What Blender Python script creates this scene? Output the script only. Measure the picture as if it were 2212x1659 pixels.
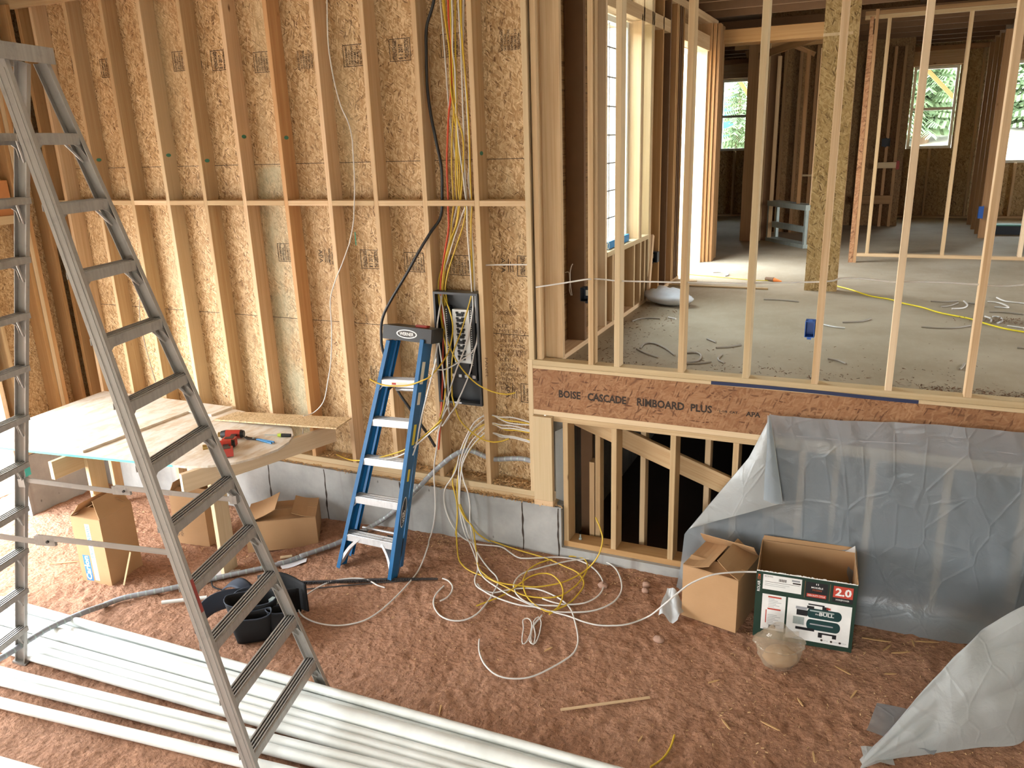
import bpy, math, random
from mathutils import Vector, Matrix, Euler, noise
random.seed(7)
R = math.radians
S = bpy.context.scene
for o in list(bpy.data.objects): bpy.data.objects.remove(o)
COL = S.collection
# ------------------------------------------------------------------ camera
cam = bpy.data.objects.new('camera', bpy.data.cameras.new('camera'))
COL.objects.link(cam)
cam.data.sensor_fit = 'HORIZONTAL'; cam.data.sensor_width = 36
cam.data.lens = 1715.55 / 2212 * 36
cam.data.clip_end = 300
def cam_axes(y, p, r):
    cy, sy, cp, sp, cr, sr = math.cos(y), math.sin(y), math.cos(p), math.sin(p), math.cos(r), math.sin(r)
    fw = Vector((sy*cp, cy*cp, sp)); rt = Vector((cy, -sy, 0)); up = rt.cross(fw)
    return rt*cr + up*sr, up*cr - rt*sr, fw
rt, up, fw = cam_axes(-.4336, -.2963, -.0328)
cam.matrix_world = Matrix(((rt.x, up.x, -fw.x, 0), (rt.y, up.y, -fw.y, -4.9246), (rt.z, up.z, -fw.z, 3.0), (0, 0, 0, 1)))
S.camera = cam
# ------------------------------------------------------------------ sky and exposure
S.view_settings.view_transform = 'Standard'; S.view_settings.look = 'None'
S.view_settings.gamma = 1; S.view_settings.use_curve_mapping = False
S.view_settings.exposure = 0.0
SKY = 24.0
w = bpy.data.worlds.new('overcast_sky'); S.world = w; w.use_nodes = True
nt = w.node_tree; bg = nt.nodes['Background']
tc = nt.nodes.new('ShaderNodeTexCoord'); sx = nt.nodes.new('ShaderNodeSeparateXYZ'); rp = nt.nodes.new('ShaderNodeValToRGB')
nt.links.new(tc.outputs['Generated'], sx.inputs[0]); nt.links.new(sx.outputs['Z'], rp.inputs[0])
rp.color_ramp.elements[0].position = 0.0; rp.color_ramp.elements[0].color = (1, .985, .95, 1)
rp.color_ramp.elements[1].position = .7; rp.color_ramp.elements[1].color = (.80, .90, 1, 1)
nt.links.new(rp.outputs[0], bg.inputs['Color']); bg.inputs['Strength'].default_value = SKY
def portal(name, loc, rot, sx_, sy_):
    l = bpy.data.lights.new(name, 'AREA'); l.shape = 'RECTANGLE'; l.size = sx_; l.size_y = sy_; l.cycles.is_portal = True
    o = bpy.data.objects.new(name, l); COL.objects.link(o); o.location = loc; o.rotation_euler = rot; return o
# sky portals fill the openings of the building (they only guide the sky's own light)
portal('portal_garage_opening', (-6.95, -3.12, 1.2), (0, R(-90), 0), 2.6, 4.7)
portal('portal_added_front_opening', (-.6, -7.05, 1.1), (R(90), 0, 0), 1.2, 2.0)  # guides sky through the opening added behind the camera for frontal light
portal('portal_side_door', (-2.2, 4.25, 2.7), (0, R(-90), 0), 2.4, 1.5)
portal('portal_side_window', (-2.2, 1.8, 3.05), (0, R(-90), 0), 1.9, 1.3)
portal('portal_added_right_opening', (5.1, 2.5, 2.7), (0, R(90), 0), 2.4, 1.6)  # guides sky through the unseen opening added to light the house
# ------------------------------------------------------------------ materials
MATS = {}
class N:
    """small helper around a material's node tree"""
    def __init__(s, name):
        s.m = bpy.data.materials.new(name); s.m.use_nodes = True; s.t = s.m.node_tree
        s.b = s.t.nodes['Principled BSDF']; s.out = s.t.nodes['Material Output']
    def n(s, typ, **kw):
        d = s.t.nodes.new('ShaderNode' + typ)
        for k, v in kw.items():
            if k in d.inputs: s.set(d.inputs[k], v)
            else: setattr(d, k, v)
        return d
    def set(s, i, v):
        if isinstance(v, bpy.types.NodeSocket): s.t.links.new(v, i)
        else: i.default_value = v
    def math(s, op, a, b=0.0, c=0.0):
        d = s.t.nodes.new('ShaderNodeMath'); d.operation = op
        s.set(d.inputs[0], a); s.set(d.inputs[1], b); s.set(d.inputs[2], c); return d.outputs[0]
    def ramp(s, f, *stops):
        d = s.t.nodes.new('ShaderNodeValToRGB'); s.set(d.inputs[0], f)
        e = d.color_ramp.elements
        while len(e) < len(stops): e.new(.5)
        for el, (p, c) in zip(e, stops): el.position = p; el.color = (c if len(c) == 4 else (*c, 1)) if not isinstance(c, (int, float)) else (c, c, c, 1)
        return d.outputs[0]
    def mix(s, f, a, b, t='MIX'):
        d = s.t.nodes.new('ShaderNodeMix'); d.data_type = 'RGBA'; d.blend_type = t
        s.set(d.inputs[0], f); s.set(d.inputs[6], a if not isinstance(a, tuple) else (*a, 1)); s.set(d.inputs[7], b if not isinstance(b, tuple) else (*b, 1))
        return d.outputs[2]
    def noise(s, vec, scale, detail=3, rough=.55, dist=0):
        d = s.n('TexNoise'); s.set(d.inputs['Vector'], vec); s.set(d.inputs['Scale'], scale); s.set(d.inputs['Detail'], detail); s.set(d.inputs['Roughness'], rough); s.set(d.inputs['Distortion'], dist); return d.outputs['Fac']
    def mapping(s, vec, scale=(1, 1, 1), rot=(0, 0, 0), loc=(0, 0, 0)):
        d = s.n('Mapping'); s.set(d.inputs['Vector'], vec); d.inputs['Scale'].default_value = scale; d.inputs['Rotation'].default_value = rot; s.set(d.inputs['Location'], loc); return d.outputs[0]
    def obj(s): return s.n('TexCoord').outputs['Object']
    def bump(s, h, strength, dist=.01):
        d = s.n('Bump'); s.set(d.inputs['Height'], h); s.set(d.inputs['Strength'], strength); s.set(d.inputs['Distance'], dist); s.set(s.b.inputs['Normal'], d.outputs[0])
    def col(s, c): s.set(s.b.inputs['Base Color'], c if not isinstance(c, tuple) else (*c, 1))
    def rough(s, r): s.set(s.b.inputs['Roughness'], r)
def reg(k, n): MATS[k] = n.m; return n.m
def plain(key, c, rough=.5, metal=0, name=None, var=.12):
    n = N(name or key)
    v = n.noise(n.obj(), 14, 3); n.col(n.mix(v, tuple(x*(1-var) for x in c), tuple(min(1, x*(1+var)) for x in c)))
    n.rough(rough); n.b.inputs['Metallic'].default_value = metal
    return reg(key, n)
def lumber_mat(key, lo, hi, knot=(.12, .05, .02), knots=1.0):
    n = N(key); o = n.obj(); rnd = n.n('ObjectInfo').outputs['Random']
    sh = n.n('CombineXYZ', X=n.math('MULTIPLY', rnd, 37.0), Y=n.math('MULTIPLY', rnd, 91.0), Z=n.math('MULTIPLY', rnd, 53.0)).outputs[0]
    p = n.n('VectorMath', operation='ADD'); n.set(p.inputs[0], o); n.set(p.inputs[1], sh); p = p.outputs[0]
    wob = n.noise(n.mapping(p, (3, 3, .7)), 1.6, 2)
    g1 = n.noise(n.mapping(p, (38, 38, .9)), 1.0, 4, .6, .35)
    g2 = n.noise(n.mapping(p, (150, 150, 2.5)), 1.0, 2, .5)
    f = n.math('ADD', n.math('MULTIPLY', g1, .7), n.math('MULTIPLY', g2, .3))
    c = n.mix(n.ramp(f, (.3, 0), (.7, 1)), lo, hi)
    c = n.mix(n.math('MULTIPLY', wob, .35), c, tuple(x*.72 for x in lo))
    t = n.math('ADD', n.math('MULTIPLY', rnd, .34), .80)
    tint = n.n('CombineColor', Red=t, Green=t, Blue=n.math('MULTIPLY', t, n.math('ADD', .92, n.math('MULTIPLY', rnd, .12)))).outputs[0]
    c = n.mix(1.0, c, tint, 'MULTIPLY')
    v = n.n('TexVoronoi', feature='F1'); n.set(v.inputs['Vector'], n.mapping(p, (5.5, 5.5, 2.6))); v.inputs['Scale'].default_value = 1.0; v.inputs['Randomness'].default_value = 1
    k = n.ramp(v.outputs['Distance'], (.03, 1), (.085, 0))
    ke = n.math('GREATER_THAN', n.n('SeparateColor', Color=v.outputs['Color']).outputs[0], 1 - .45*knots)
    c = n.mix(n.math('MULTIPLY', n.math('MULTIPLY', k, ke), .85), c, knot)
    n.col(c); n.rough(.68); n.b.inputs['Specular IOR Level'].default_value = .25
    n.bump(f, .12, .002)
    return reg(key, n)
lumber_mat('spruce', (.52, .335, .175), (.74, .565, .36))
lumber_mat('spruce_pale', (.63, .47, .285), (.78, .62, .42))
lumber_mat('fir_red', (.47, .25, .105), (.62, .39, .19))
lumber_mat('weathered', (.30, .165, .075), (.46, .27, .135))
def osb_mat(key, plane, dark, mid, light, scale=1.0, patch=None, gloss=.55, turn=0):
    n = N(key); o = n.obj(); sep = n.n('SeparateXYZ', Vector=o)
    a, b = {'XZ': ('X', 'Z'), 'YZ': ('Y', 'Z'), 'XY': ('X', 'Y')}[plane]
    uv = n.n('CombineXYZ', X=sep.outputs[a], Y=sep.outputs[b]).outputs[0]
    col = None; h = None
    for i, (ang, lx, ly) in enumerate([(82, .085, .022), (48, .07, .014), (118, .075, .015), (22, .055, .012), (95, .085, .011), (150, .05, .010), (66, .055, .009), (104, .045, .008), (35, .04, .006)]):
        mp = n.mapping(uv, (1, 1, 1), (0, 0, R(ang+turn)), (i*3.7, i*1.9, 0))
        wv = n.noise(mp, 7, 2)
        off = n.n('VectorMath', operation='ADD'); n.set(off.inputs[0], mp); n.set(off.inputs[1], n.n('CombineXYZ', Y=n.math('MULTIPLY', wv, .035)).outputs[0])
        m2 = n.mapping(off.outputs[0], (scale/lx, scale/ly, 1))
        v = n.n('TexVoronoi', voronoi_dimensions='2D', feature='F1'); n.set(v.inputs['Vector'], m2); v.inputs['Scale'].default_value = 1
        sc = n.n('SeparateColor', Color=v.outputs['Color'])
        val = sc.outputs[0]
        c = n.ramp(val, (.0, dark), (.06, tuple(x*.5 for x in mid)), (.13, tuple(x*.85 for x in mid)), (.3, mid), (.65, tuple((x*1.1+y*.9)/2 for x, y in zip(mid, light))), (1, light))
        if col is None: col, h, fib = c, sc.outputs[1], n.noise(n.mapping(mp, (12*scale, 170*scale, 1)), 1, 3, .6)
        else:
            thr = n.math('MULTIPLY', n.ramp(v.outputs['Distance'], (.30, 1), (.55, 0)), n.math('GREATER_THAN', sc.outputs[2], .58))
            col = n.mix(thr, col, c); mh = n.n('Mix'); n.set(mh.inputs[0], thr); n.set(mh.inputs[2], h); n.set(mh.inputs[3], sc.outputs[1]); h = mh.outputs[0]
    col = n.mix(n.ramp(fib, (.30, .30), (.62, 0)), col, tuple(x*.62 for x in mid))
    blot = n.noise(uv, 2.2, 3); col = n.mix(n.ramp(blot, (.35, 0), (.75, .45)), col, tuple(x*.72 for x in mid))
    if patch:
        band = n.ramp(n.math('ABSOLUTE', n.math('ADD', sep.outputs['X'], 4.33)), (.14, 1), (.22, 0)); gf = n.math('MULTIPLY', n.math('MULTIPLY', band, n.ramp(n.math('MULTIPLY', sep.outputs['Z'], .1), (.285, 1), (.29, 0))), n.ramp(n.noise(n.mapping(uv, (5, 2, 1)), 1, 4), (.35, .15), (.6, .65)))
        col = n.mix(gf, col, (.40, .42, .30))
        pn = n.noise(n.mapping(uv, (1.6, .35, 1)), 1.2, 3); pf = n.ramp(pn, (.56, 0), (.72, .55)); col = n.mix(pf, col, patch)
    n.col(col); n.rough(gloss); n.b.inputs['Specular IOR Level'].default_value = .3
    n.bump(h, .28, .003)
    return reg(key, n)
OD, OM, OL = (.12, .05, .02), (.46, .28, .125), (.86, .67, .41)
osb_mat('osb_wall', 'XZ', OD, OM, OL, .8, (.52, .44, .27))
osb_mat('osb_side', 'YZ', OD, OM, OL)
osb_mat('osb_flat', 'XY', (.30, .17, .07), (.60, .42, .22), (.80, .64, .42))
osb_mat('osb_rim', 'XZ', (.10, .035, .014), (.31, .145, .065), (.44, .245, .125), .6, None, .6, 75)
osb_mat('osb_column', 'XZ', (.12, .06, .02), (.40, .26, .10), (.62, .46, .24), .6)
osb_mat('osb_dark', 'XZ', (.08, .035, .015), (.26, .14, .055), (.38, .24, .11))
def dirt_mat():
    n = N('red_dirt'); o = n.obj()
    a = n.noise(o, 1.3, 5, .6); b = n.noise(o, 28, 5, .7); c3 = n.noise(o, 130, 3, .7)
    c = n.mix(n.ramp(a, (.3, 0), (.72, 1)), (.42, .215, .125), (.60, .345, .225))
    c = n.mix(n.ramp(b, (.36, 0), (.66, 1)), n.mix(1, c, (.62, .60, .6), 'MULTIPLY'), c)
    c = n.mix(n.ramp(c3, (.55, 0), (.75, .5)), c, (.66, .40, .26))
    v = n.n('TexVoronoi', feature='F1'); n.set(v.inputs['Vector'], n.mapping(o, (55, 85, 60), (0, 0, .6))); v.inputs['Scale'].default_value = 1
    sp = n.n('SeparateColor', Color=v.outputs['Color'])
    chip = n.math('MULTIPLY', n.ramp(v.outputs['Distance'], (.12, 1), (.2, 0)), n.math('GREATER_THAN', sp.outputs[0], .86))
    c = n.mix(n.math('MULTIPLY', chip, .75), c, (.62, .40, .21))
    n.col(c); n.rough(.95); n.b.inputs['Specular IOR Level'].default_value = .1
    v2 = n.n('TexVoronoi', feature='SMOOTH_F1'); n.set(v2.inputs['Vector'], n.mapping(o, (42, 52, 45))); v2.inputs['Scale'].default_value = 1
    hh = n.math('ADD', n.math('ADD', n.math('MULTIPLY', b, .9), n.math('MULTIPLY', c3, .3)), n.math('MULTIPLY', v2.outputs['Distance'], -.55)); n.bump(hh, 1.0, .022)
    return reg('dirt', n)
dirt_mat()
def concrete_mat():
    n = N('poured_concrete'); o = n.obj()
    a = n.noise(o, 1.8, 5, .6); b = n.noise(o, 30, 4, .6)
    c = n.mix(n.ramp(a, (.32, 0), (.66, 1)), (.245, .25, .245), (.45, .45, .43))
    c = n.mix(n.math('MULTIPLY', b, .25), c, (.27, .26, .25))
    st = n.noise(n.mapping(o, (7, 7, .35)), 1, 3); c = n.mix(n.ramp(st, (.55, 0), (.72, .6)), c, (.15, .125, .105))
    v = n.n('TexVoronoi', feature='F1'); n.set(v.inputs['Vector'], n.mapping(o, (11, 11, 6))); v.inputs['Scale'].default_value = 1
    pit = n.math('MULTIPLY', n.ramp(v.outputs['Distance'], (.05, 1), (.1, 0)), n.math('GREATER_THAN', n.n('SeparateColor', Color=v.outputs['Color']).outputs[0], .6))
    c = n.mix(n.math('MULTIPLY', pit, .8), c, (.08, .075, .07))
    n.col(c); n.rough(.85); n.bump(n.math('SUBTRACT', b, n.math('MULTIPLY', pit, 2)), .3, .006)
    return reg('concrete', n)
concrete_mat()
def subfloor_mat():
    n = N('dusty_subfloor'); o = n.obj()
    a = n.noise(o, 1.1, 4, .6); b = n.noise(o, 60, 3, .7); d = n.noise(n.mapping(o, (40, 12, 1), (0, 0, .7)), 1, 3)
    c = n.mix(n.ramp(a, (.3, 0), (.7, 1)), (.28, .225, .145), (.43, .37, .27))
    c = n.mix(n.math('MULTIPLY', b, .3), c, (.27, .21, .14)); c = n.mix(n.ramp(d, (.5, 0), (.8, .35)), c, (.40, .34, .25))
    v = n.n('TexVoronoi', feature='F1'); n.set(v.inputs['Vector'], n.mapping(o, (9, 14, 9))); v.inputs['Scale'].default_value = 1
    chip = n.math('MULTIPLY', n.ramp(v.outputs['Distance'], (.05, 1), (.09, 0)), n.math('GREATER_THAN', n.n('SeparateColor', Color=v.outputs['Color']).outputs[0], .62))
    c = n.mix(n.math('MULTIPLY', chip, .7), c, (.10, .06, .035))
    n.col(c); n.rough(.8); n.bump(b, .15, .003)
    return reg('subfloor', n)
subfloor_mat()
def plywood_mat():
    n = N('worn_plywood'); o = n.obj()
    g = n.noise(n.mapping(o, (3, 26, 1), (0, 0, .15)), 1, 5, .6, .5); b = n.noise(n.mapping(o, (9, 3, 1)), 1, 5, .7)
    c = n.mix(g, (.50, .38, .25), (.70, .58, .43)); c = n.mix(n.ramp(b, (.40, 0), (.55, .85)), c, (.74, .69, .61))
    n.col(c); n.rough(.75); return reg('plywood', n)
plywood_mat()
def card_mat():
    n = N('corrugated_cardboard'); o = n.obj()
    a = n.noise(o, 5, 4); b = n.noise(n.mapping(o, (4, 4, 240)), 1, 2)
    c = n.mix(a, (.40, .235, .115), (.50, .31, .165)); c = n.mix(n.math('MULTIPLY', b, .18), c, (.33, .19, .09))
    n.col(c); n.rough(.8); n.b.inputs['Specular IOR Level'].default_value = .2; return reg('card', n)
card_mat()
def alu_mat(key, lo, hi, rough=.42):
    n = N(key); o = n.obj()
    a = n.noise(n.mapping(o, (60, 60, 1.5)), 1, 3); b = n.noise(o, 9, 4, .7)
    c = n.mix(a, lo, hi); c = n.mix(n.ramp(b, (.55, 0), (.8, .5)), c, tuple(x*.5 for x in lo))
    n.col(c); n.b.inputs['Metallic'].default_value = .5; n.rough(n.math('ADD', n.math('MULTIPLY', b, .25), rough-.1)); return reg(key, n)
alu_mat('alu_old', (.30, .285, .26), (.50, .48, .45), .48)
alu_mat('alu_new', (.62, .63, .64), (.80, .81, .82), .35)
alu_mat('galv', (.34, .42, .42), (.52, .60, .58), .5)
def sheet_mat(key, c, transp, rough=.35):
    n = N(key); o = n.obj(); t = n.t
    d = n.n('BsdfDiffuse', Color=(*c, 1)); tl = n.n('BsdfTranslucent', Color=(*c, 1)); g = n.n('BsdfGlossy', Roughness=rough, Color=(.9, .95, 1, 1)); tr = n.n('BsdfTransparent', Color=(.92, .95, .97, 1))
    m1 = n.n('MixShader'); m1.inputs[0].default_value = .35; n.set(m1.inputs[1], d.outputs[0]); n.set(m1.inputs[2], tl.outputs[0])
    m2 = n.n('MixShader'); lw_ = n.n('LayerWeight', Blend=.5); n.set(m2.inputs[0], n.math('ADD', .05, n.math('MULTIPLY', n.math('POWER', lw_.outputs['Facing'], 4.0), .6))); n.set(m2.inputs[1], m1.outputs[0]); n.set(m2.inputs[2], g.outputs[0])
    m3 = n.n('MixShader'); m3.inputs[0].default_value = transp; n.set(m3.inputs[1], m2.outputs[0]); n.set(m3.inputs[2], tr.outputs[0])
    cr = n.n('TexVoronoi', feature='DISTANCE_TO_EDGE'); n.set(cr.inputs['Vector'], n.mapping(o, (5.5, 5.5, 3.4), (.2, .5, .3))); cr.inputs['Scale'].default_value = 1
    hgt = n.math('ADD', n.math('MULTIPLY', n.noise(o, 7, 4, .55, 1.2), .8), n.math('MULTIPLY', n.ramp(cr.outputs['Distance'], (0, 1), (.05, 0)), .16))
    bp = n.n('Bump', Strength=.5, Distance=.02); n.set(bp.inputs['Height'], hgt)
    for s_ in (d, g, tl): n.set(s_.inputs['Normal'], bp.outputs[0])
    n.set(n.out.inputs['Surface'], m3.outputs[0]); return reg(key, n)
sheet_mat('poly_sheet', (.40, .455, .50), .34, .33)
sheet_mat('poly_thick', (.58, .61, .61), .10, .38)
sheet_mat('clear_bag', (.62, .50, .36), .60, .08)
def pvc_mat():
    n = N('white_pvc'); o = n.obj(); a = n.noise(n.mapping(o, (6, 6, .8)), 1, 4)
    n.col(n.mix(n.ramp(a, (.4, 0), (.75, 1)), (.78, .80, .77), (.66, .68, .64))); n.rough(.34); return reg('pvc', n)
pvc_mat()
def glass_mat():
    n = N('window_glass'); g = n.n('BsdfGlossy', Roughness=.02); tr = n.n('BsdfTransparent', Color=(.93, .96, .95, 1)); fr = n.n('Fresnel', IOR=1.35)
    bf = n.n('NewGeometry').outputs['Backfacing']; m = n.n('MixShader'); n.set(m.inputs[0], n.math('MULTIPLY', fr.outputs[0], n.math('SUBTRACT', 1.0, bf))); n.set(m.inputs[1], tr.outputs[0]); n.set(m.inputs[2], g.outputs[0]); n.set(n.out.inputs['Surface'], m.outputs[0]); return reg('glass', n)
glass_mat()
for k, c, r_, me in [('white', (.66, .64, .61), .45, 0), ('yellow', (.62, .42, .035), .42, 0), ('yellow2', (.80, .66, .01), .45, 0), ('red', (.62, .075, .025), .4, 0), ('black', (.012, .013, .015), .45, 0), ('black2', (.05, .045, .045), .6, .3), ('grey', (.30, .31, .33), .55, 0), ('grey2', (.33, .29, .24), .6, 0),
    ('ink', (.035, .022, .014), .8, 0), ('ink_faint', (.12, .06, .025), .8, 0), ('white_ink', (.80, .80, .78), .6, 0), ('red_ink', (.50, .055, .03), .6, 0), ('orange_ink', (.60, .12, .03), .6, 0), ('blue_ink', (.04, .19, .45), .6, 0),
    ('blue_rail', (.006, .11, .28), .38, 0), ('blue_tape', (.005, .015, .07), .55, 0), ('blue_box', (.015, .10, .42), .45, 0), ('dark_box', (.008, .016, .03), .45, 0), ('green_print', (.008, .035, .022), .45, 0), ('green_tank', (.012, .05, .05), .35, 0), ('panel_grey', (.055, .06, .066), .42, .3), ('teal', (.10, .62, .52), .5, 0),
    ('leather', (.0045, .005, .006), .85, 0), ('leather_edge', (.03, .04, .06), .8, 0), ('paper', (.72, .72, .76), .7, 0), ('cup', (.80, .72, .66), .6, 0), ('vinyl', (.72, .74, .68), .4, 0), ('tool_red', (.42, .035, .02), .4, 0), ('tool_blue', (.02, .22, .50), .4, 0), ('tool_green', (.45, .60, .05), .4, 0), ('brass', (.35, .24, .08), .35, .8), ('stone', (.36, .22, .16), .9, 0), ('orange_lit_board', (.52, .22, .08), .7, 0), ('tarp', (.004, .13, .30), .5, 0), ('label_cream', (.75, .72, .60), .6, 0), ('sawdust', (.66, .44, .22), .9, 0), ('shaving', (.60, .38, .17), .85, 0), ('dark_wood', (.16, .085, .04), .8, 0), ('gravel', (.52, .47, .40), .95, 0), ('bark', (.16, .10, .06), .9, 0), ('shaded_soil', (.05, .03, .02), .95, 0), ('bag_white', (.55, .56, .58), .5, 0), ('red_paint', (.33, .05, .04), .6, 0), ('green_paint', (.06, .26, .19), .7, 0), ('plug_orange', (.9, .25, .05), .5, 0), ('yellow_label', (.75, .60, .05), .5, 0)]:
    plain(k, c, r_, me, {'white': 'white_cable_jacket', 'yellow': 'yellow_cable_jacket', 'yellow2': 'bright_yellow_jacket', 'red': 'red_cable_jacket', 'black': 'black_rubber', 'black2': 'dark_steel', 'grey': 'grey_cable_jacket', 'grey2': 'dusty_cable_jacket'}.get(k))
def needle_mat():
    n = N('spruce_needles'); a = n.noise(n.obj(), 6, 4); n.col(n.mix(a, (.09, .16, .08), (.30, .38, .20))); n.rough(.9); return reg('needles', n)
needle_mat()
def M(k): return MATS[k]
# ------------------------------------------------------------------ mesh helpers
class MB:
    def __init__(s): s.v = []; s.f = []; s.sm = []
    def add(s, vs, fs, smooth=False):
        b = len(s.v); s.v += [tuple(v) for v in vs]; s.f += [tuple(i+b for i in f) for f in fs]; s.sm += [smooth]*len(fs); return s
    def box(s, x0, x1, y0, y1, z0, z1, mat=None):
        vs = [Vector(p) for p in ((x0,y0,z0),(x1,y0,z0),(x1,y1,z0),(x0,y1,z0),(x0,y0,z1),(x1,y0,z1),(x1,y1,z1),(x0,y1,z1))]
        if mat: vs = [mat @ v for v in vs]
        return s.add(vs, [(3,2,1,0),(4,5,6,7),(0,1,5,4),(1,2,6,5),(2,3,7,6),(3,0,4,7)])
    def prism(s, poly, z0, z1, mat=None, smooth=False):
        n = len(poly); vs = [Vector((x, y, z0)) for x, y in poly] + [Vector((x, y, z1)) for x, y in poly]
        if mat: vs = [mat @ v for v in vs]
        return s.add(vs, [tuple(range(n-1, -1, -1)), tuple(range(n, 2*n))] + [(i, (i+1) % n, n+(i+1) % n, n+i) for i in range(n)], smooth)
    def cyl(s, p0, p1, r0, r1=None, n=14, caps=True, smooth=True):
        p0, p1 = Vector(p0), Vector(p1); r1 = r0 if r1 is None else r1
        d = (p1-p0).normalized(); a = d.orthogonal().normalized(); b = d.cross(a)
        vs = [p0+(a*math.cos(t)+b*math.sin(t))*r0 for t in [2*math.pi*i/n for i in range(n)]] + [p1+(a*math.cos(t)+b*math.sin(t))*r1 for t in [2*math.pi*i/n for i in range(n)]]
        s.add(vs, [(i, (i+1) % n, n+(i+1) % n, n+i) for i in range(n)], smooth)
        if caps: s.add(vs, [tuple(range(n-1, -1, -1)), tuple(range(n, 2*n))])
        return s
    def tube(s, pts, r, n=7, caps=True):
        P = [Vector(p) for p in pts]; m = len(P); a = None; vs = []
        for i in range(m):
            d = (P[min(i+1, m-1)]-P[max(i-1, 0)])
            d = d.normalized() if d.length > 1e-9 else Vector((0, 0, 1))
            a = d.orthogonal().normalized() if a is None else (a-d*a.dot(d)).normalized()
            b = d.cross(a); rr = r[i] if isinstance(r, list) else r
            vs += [P[i]+(a*math.cos(t)+b*math.sin(t))*rr for t in [2*math.pi*k/n for k in range(n)]]
        s.add(vs, [(i*n+k, i*n+(k+1) % n, (i+1)*n+(k+1) % n, (i+1)*n+k) for i in range(m-1) for k in range(n)], True)
        if caps: s.add(vs, [tuple(range(n-1, -1, -1)), tuple(range((m-1)*n, m*n))])
        return s
    def lathe(s, prof, n=20, mat=None, smooth=True):
        vs = [Vector((r*math.cos(2*math.pi*k/n), r*math.sin(2*math.pi*k/n), z)) for r, z in prof for k in range(n)]
        if mat: vs = [mat @ v for v in vs]
        return s.add(vs, [(i*n+k, i*n+(k+1) % n, (i+1)*n+(k+1) % n, (i+1)*n+k) for i in range(len(prof)-1) for k in range(n)], smooth)
    def grid(s, fn, nu, nv, smooth=True):
        vs = [fn(i/nu, j/nv) for j in range(nv+1) for i in range(nu+1)]
        return s.add(vs, [(j*(nu+1)+i, j*(nu+1)+i+1, (j+1)*(nu+1)+i+1, (j+1)*(nu+1)+i) for j in range(nv) for i in range(nu)], smooth)
    def build(s, name, mat, parent=None, loc=(0, 0, 0), rot=(0, 0, 0)):
        me = bpy.data.meshes.new(name); me.from_pydata(s.v, [], s.f); me.update()
        me.polygons.foreach_set('use_smooth', s.sm)
        me.materials.append(M(mat) if isinstance(mat, str) else mat)
        o = bpy.data.objects.new(name, me); COL.objects.link(o); o.parent = parent; o.location = loc; o.rotation_euler = rot
        return o
def tag(o, label=None, cat=None, group=None, kind=None):
    for k, v in (('label', label), ('category', cat), ('group', group), ('kind', kind)):
        if v: o[k] = v
    return o
def empty(name, loc, rz=0, label=None, cat=None, group=None, kind=None):
    o = bpy.data.objects.new(name, None); COL.objects.link(o); o.location = loc; o.rotation_euler = (0, 0, rz); o.empty_display_size = .1
    return tag(o, label, cat, group, kind)
def copy_tree(o, parent=None):
    c = o.copy(); COL.objects.link(c); c.parent = parent
    for ch in list(o.children): copy_tree(ch, c)
    return c
def bbox_box(x0, x1, y0, y1, z0, z1, ch=.0025):
    """box with its long (z) edges eased, as planed lumber has"""
    ch = min(ch, (x1-x0)/4, (y1-y0)/4)
    return [(x0+ch, y0), (x1-ch, y0), (x1, y0+ch), (x1, y1-ch), (x1-ch, y1), (x0+ch, y1), (x0, y1-ch), (x0, y0+ch)]
def beam(name, x0, x1, y0, y1, z0, z1, mat='spruce', parent=None, axis=None):
    """one piece of lumber; local Z runs along its length so the grain does too"""
    d = {'x': x1-x0, 'y': y1-y0, 'z': z1-z0}; axis = axis or max(d, key=d.get)
    c = ((x0+x1)/2, (y0+y1)/2, (z0+z1)/2)
    if axis == 'z': sx_, sy_, L, rot = d['x'], d['y'], d['z'], (0, 0, 0)
    elif axis == 'x': sx_, sy_, L, rot = d['z'], d['y'], d['x'], (0, R(90), 0)
    else: sx_, sy_, L, rot = d['x'], d['z'], d['y'], (R(-90), 0, 0)
    b = MB(); b.prism(bbox_box(-sx_/2, sx_/2, -sy_/2, sy_/2, 0, 0), -L/2, L/2)
    return b.build(name, mat, parent, c, rot)
def beam2(name, p0, p1, w_, d_, side, mat='spruce', parent=None):
    """lumber between two points; w_ is measured along side, d_ across it"""
    p0, p1 = Vector(p0), Vector(p1); z = (p1-p0).normalized(); x = Vector(side); x = (x-z*x.dot(z)).normalized(); y = z.cross(x)
    b = MB(); L = (p1-p0).length; b.prism(bbox_box(-w_/2, w_/2, -d_/2, d_/2, 0, 0), -L/2, L/2)
    o = b.build(name, mat, parent); o.matrix_basis = Matrix(((x.x, y.x, z.x, (p0.x+p1.x)/2), (x.y, y.y, z.y, (p0.y+p1.y)/2), (x.z, y.z, z.z, (p0.z+p1.z)/2), (0, 0, 0, 1)))
    return o
def curve_pts(pts, step=.02):
    P = [Vector(p) for p in pts]; out = []
    for i in range(len(P)-1):
        p0, p1, p2, p3 = P[max(i-1, 0)], P[i], P[i+1], P[min(i+2, len(P)-1)]
        n = max(2, min(24, int((p2-p1).length/step)))
        for k in range(n):
            t = k/n
            out.append(.5*((2*p1)+(p2-p0)*t+(2*p0-5*p1+4*p2-p3)*t*t+(3*p1-p0-3*p2+p3)*t**3))
    return out+[P[-1]]
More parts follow.
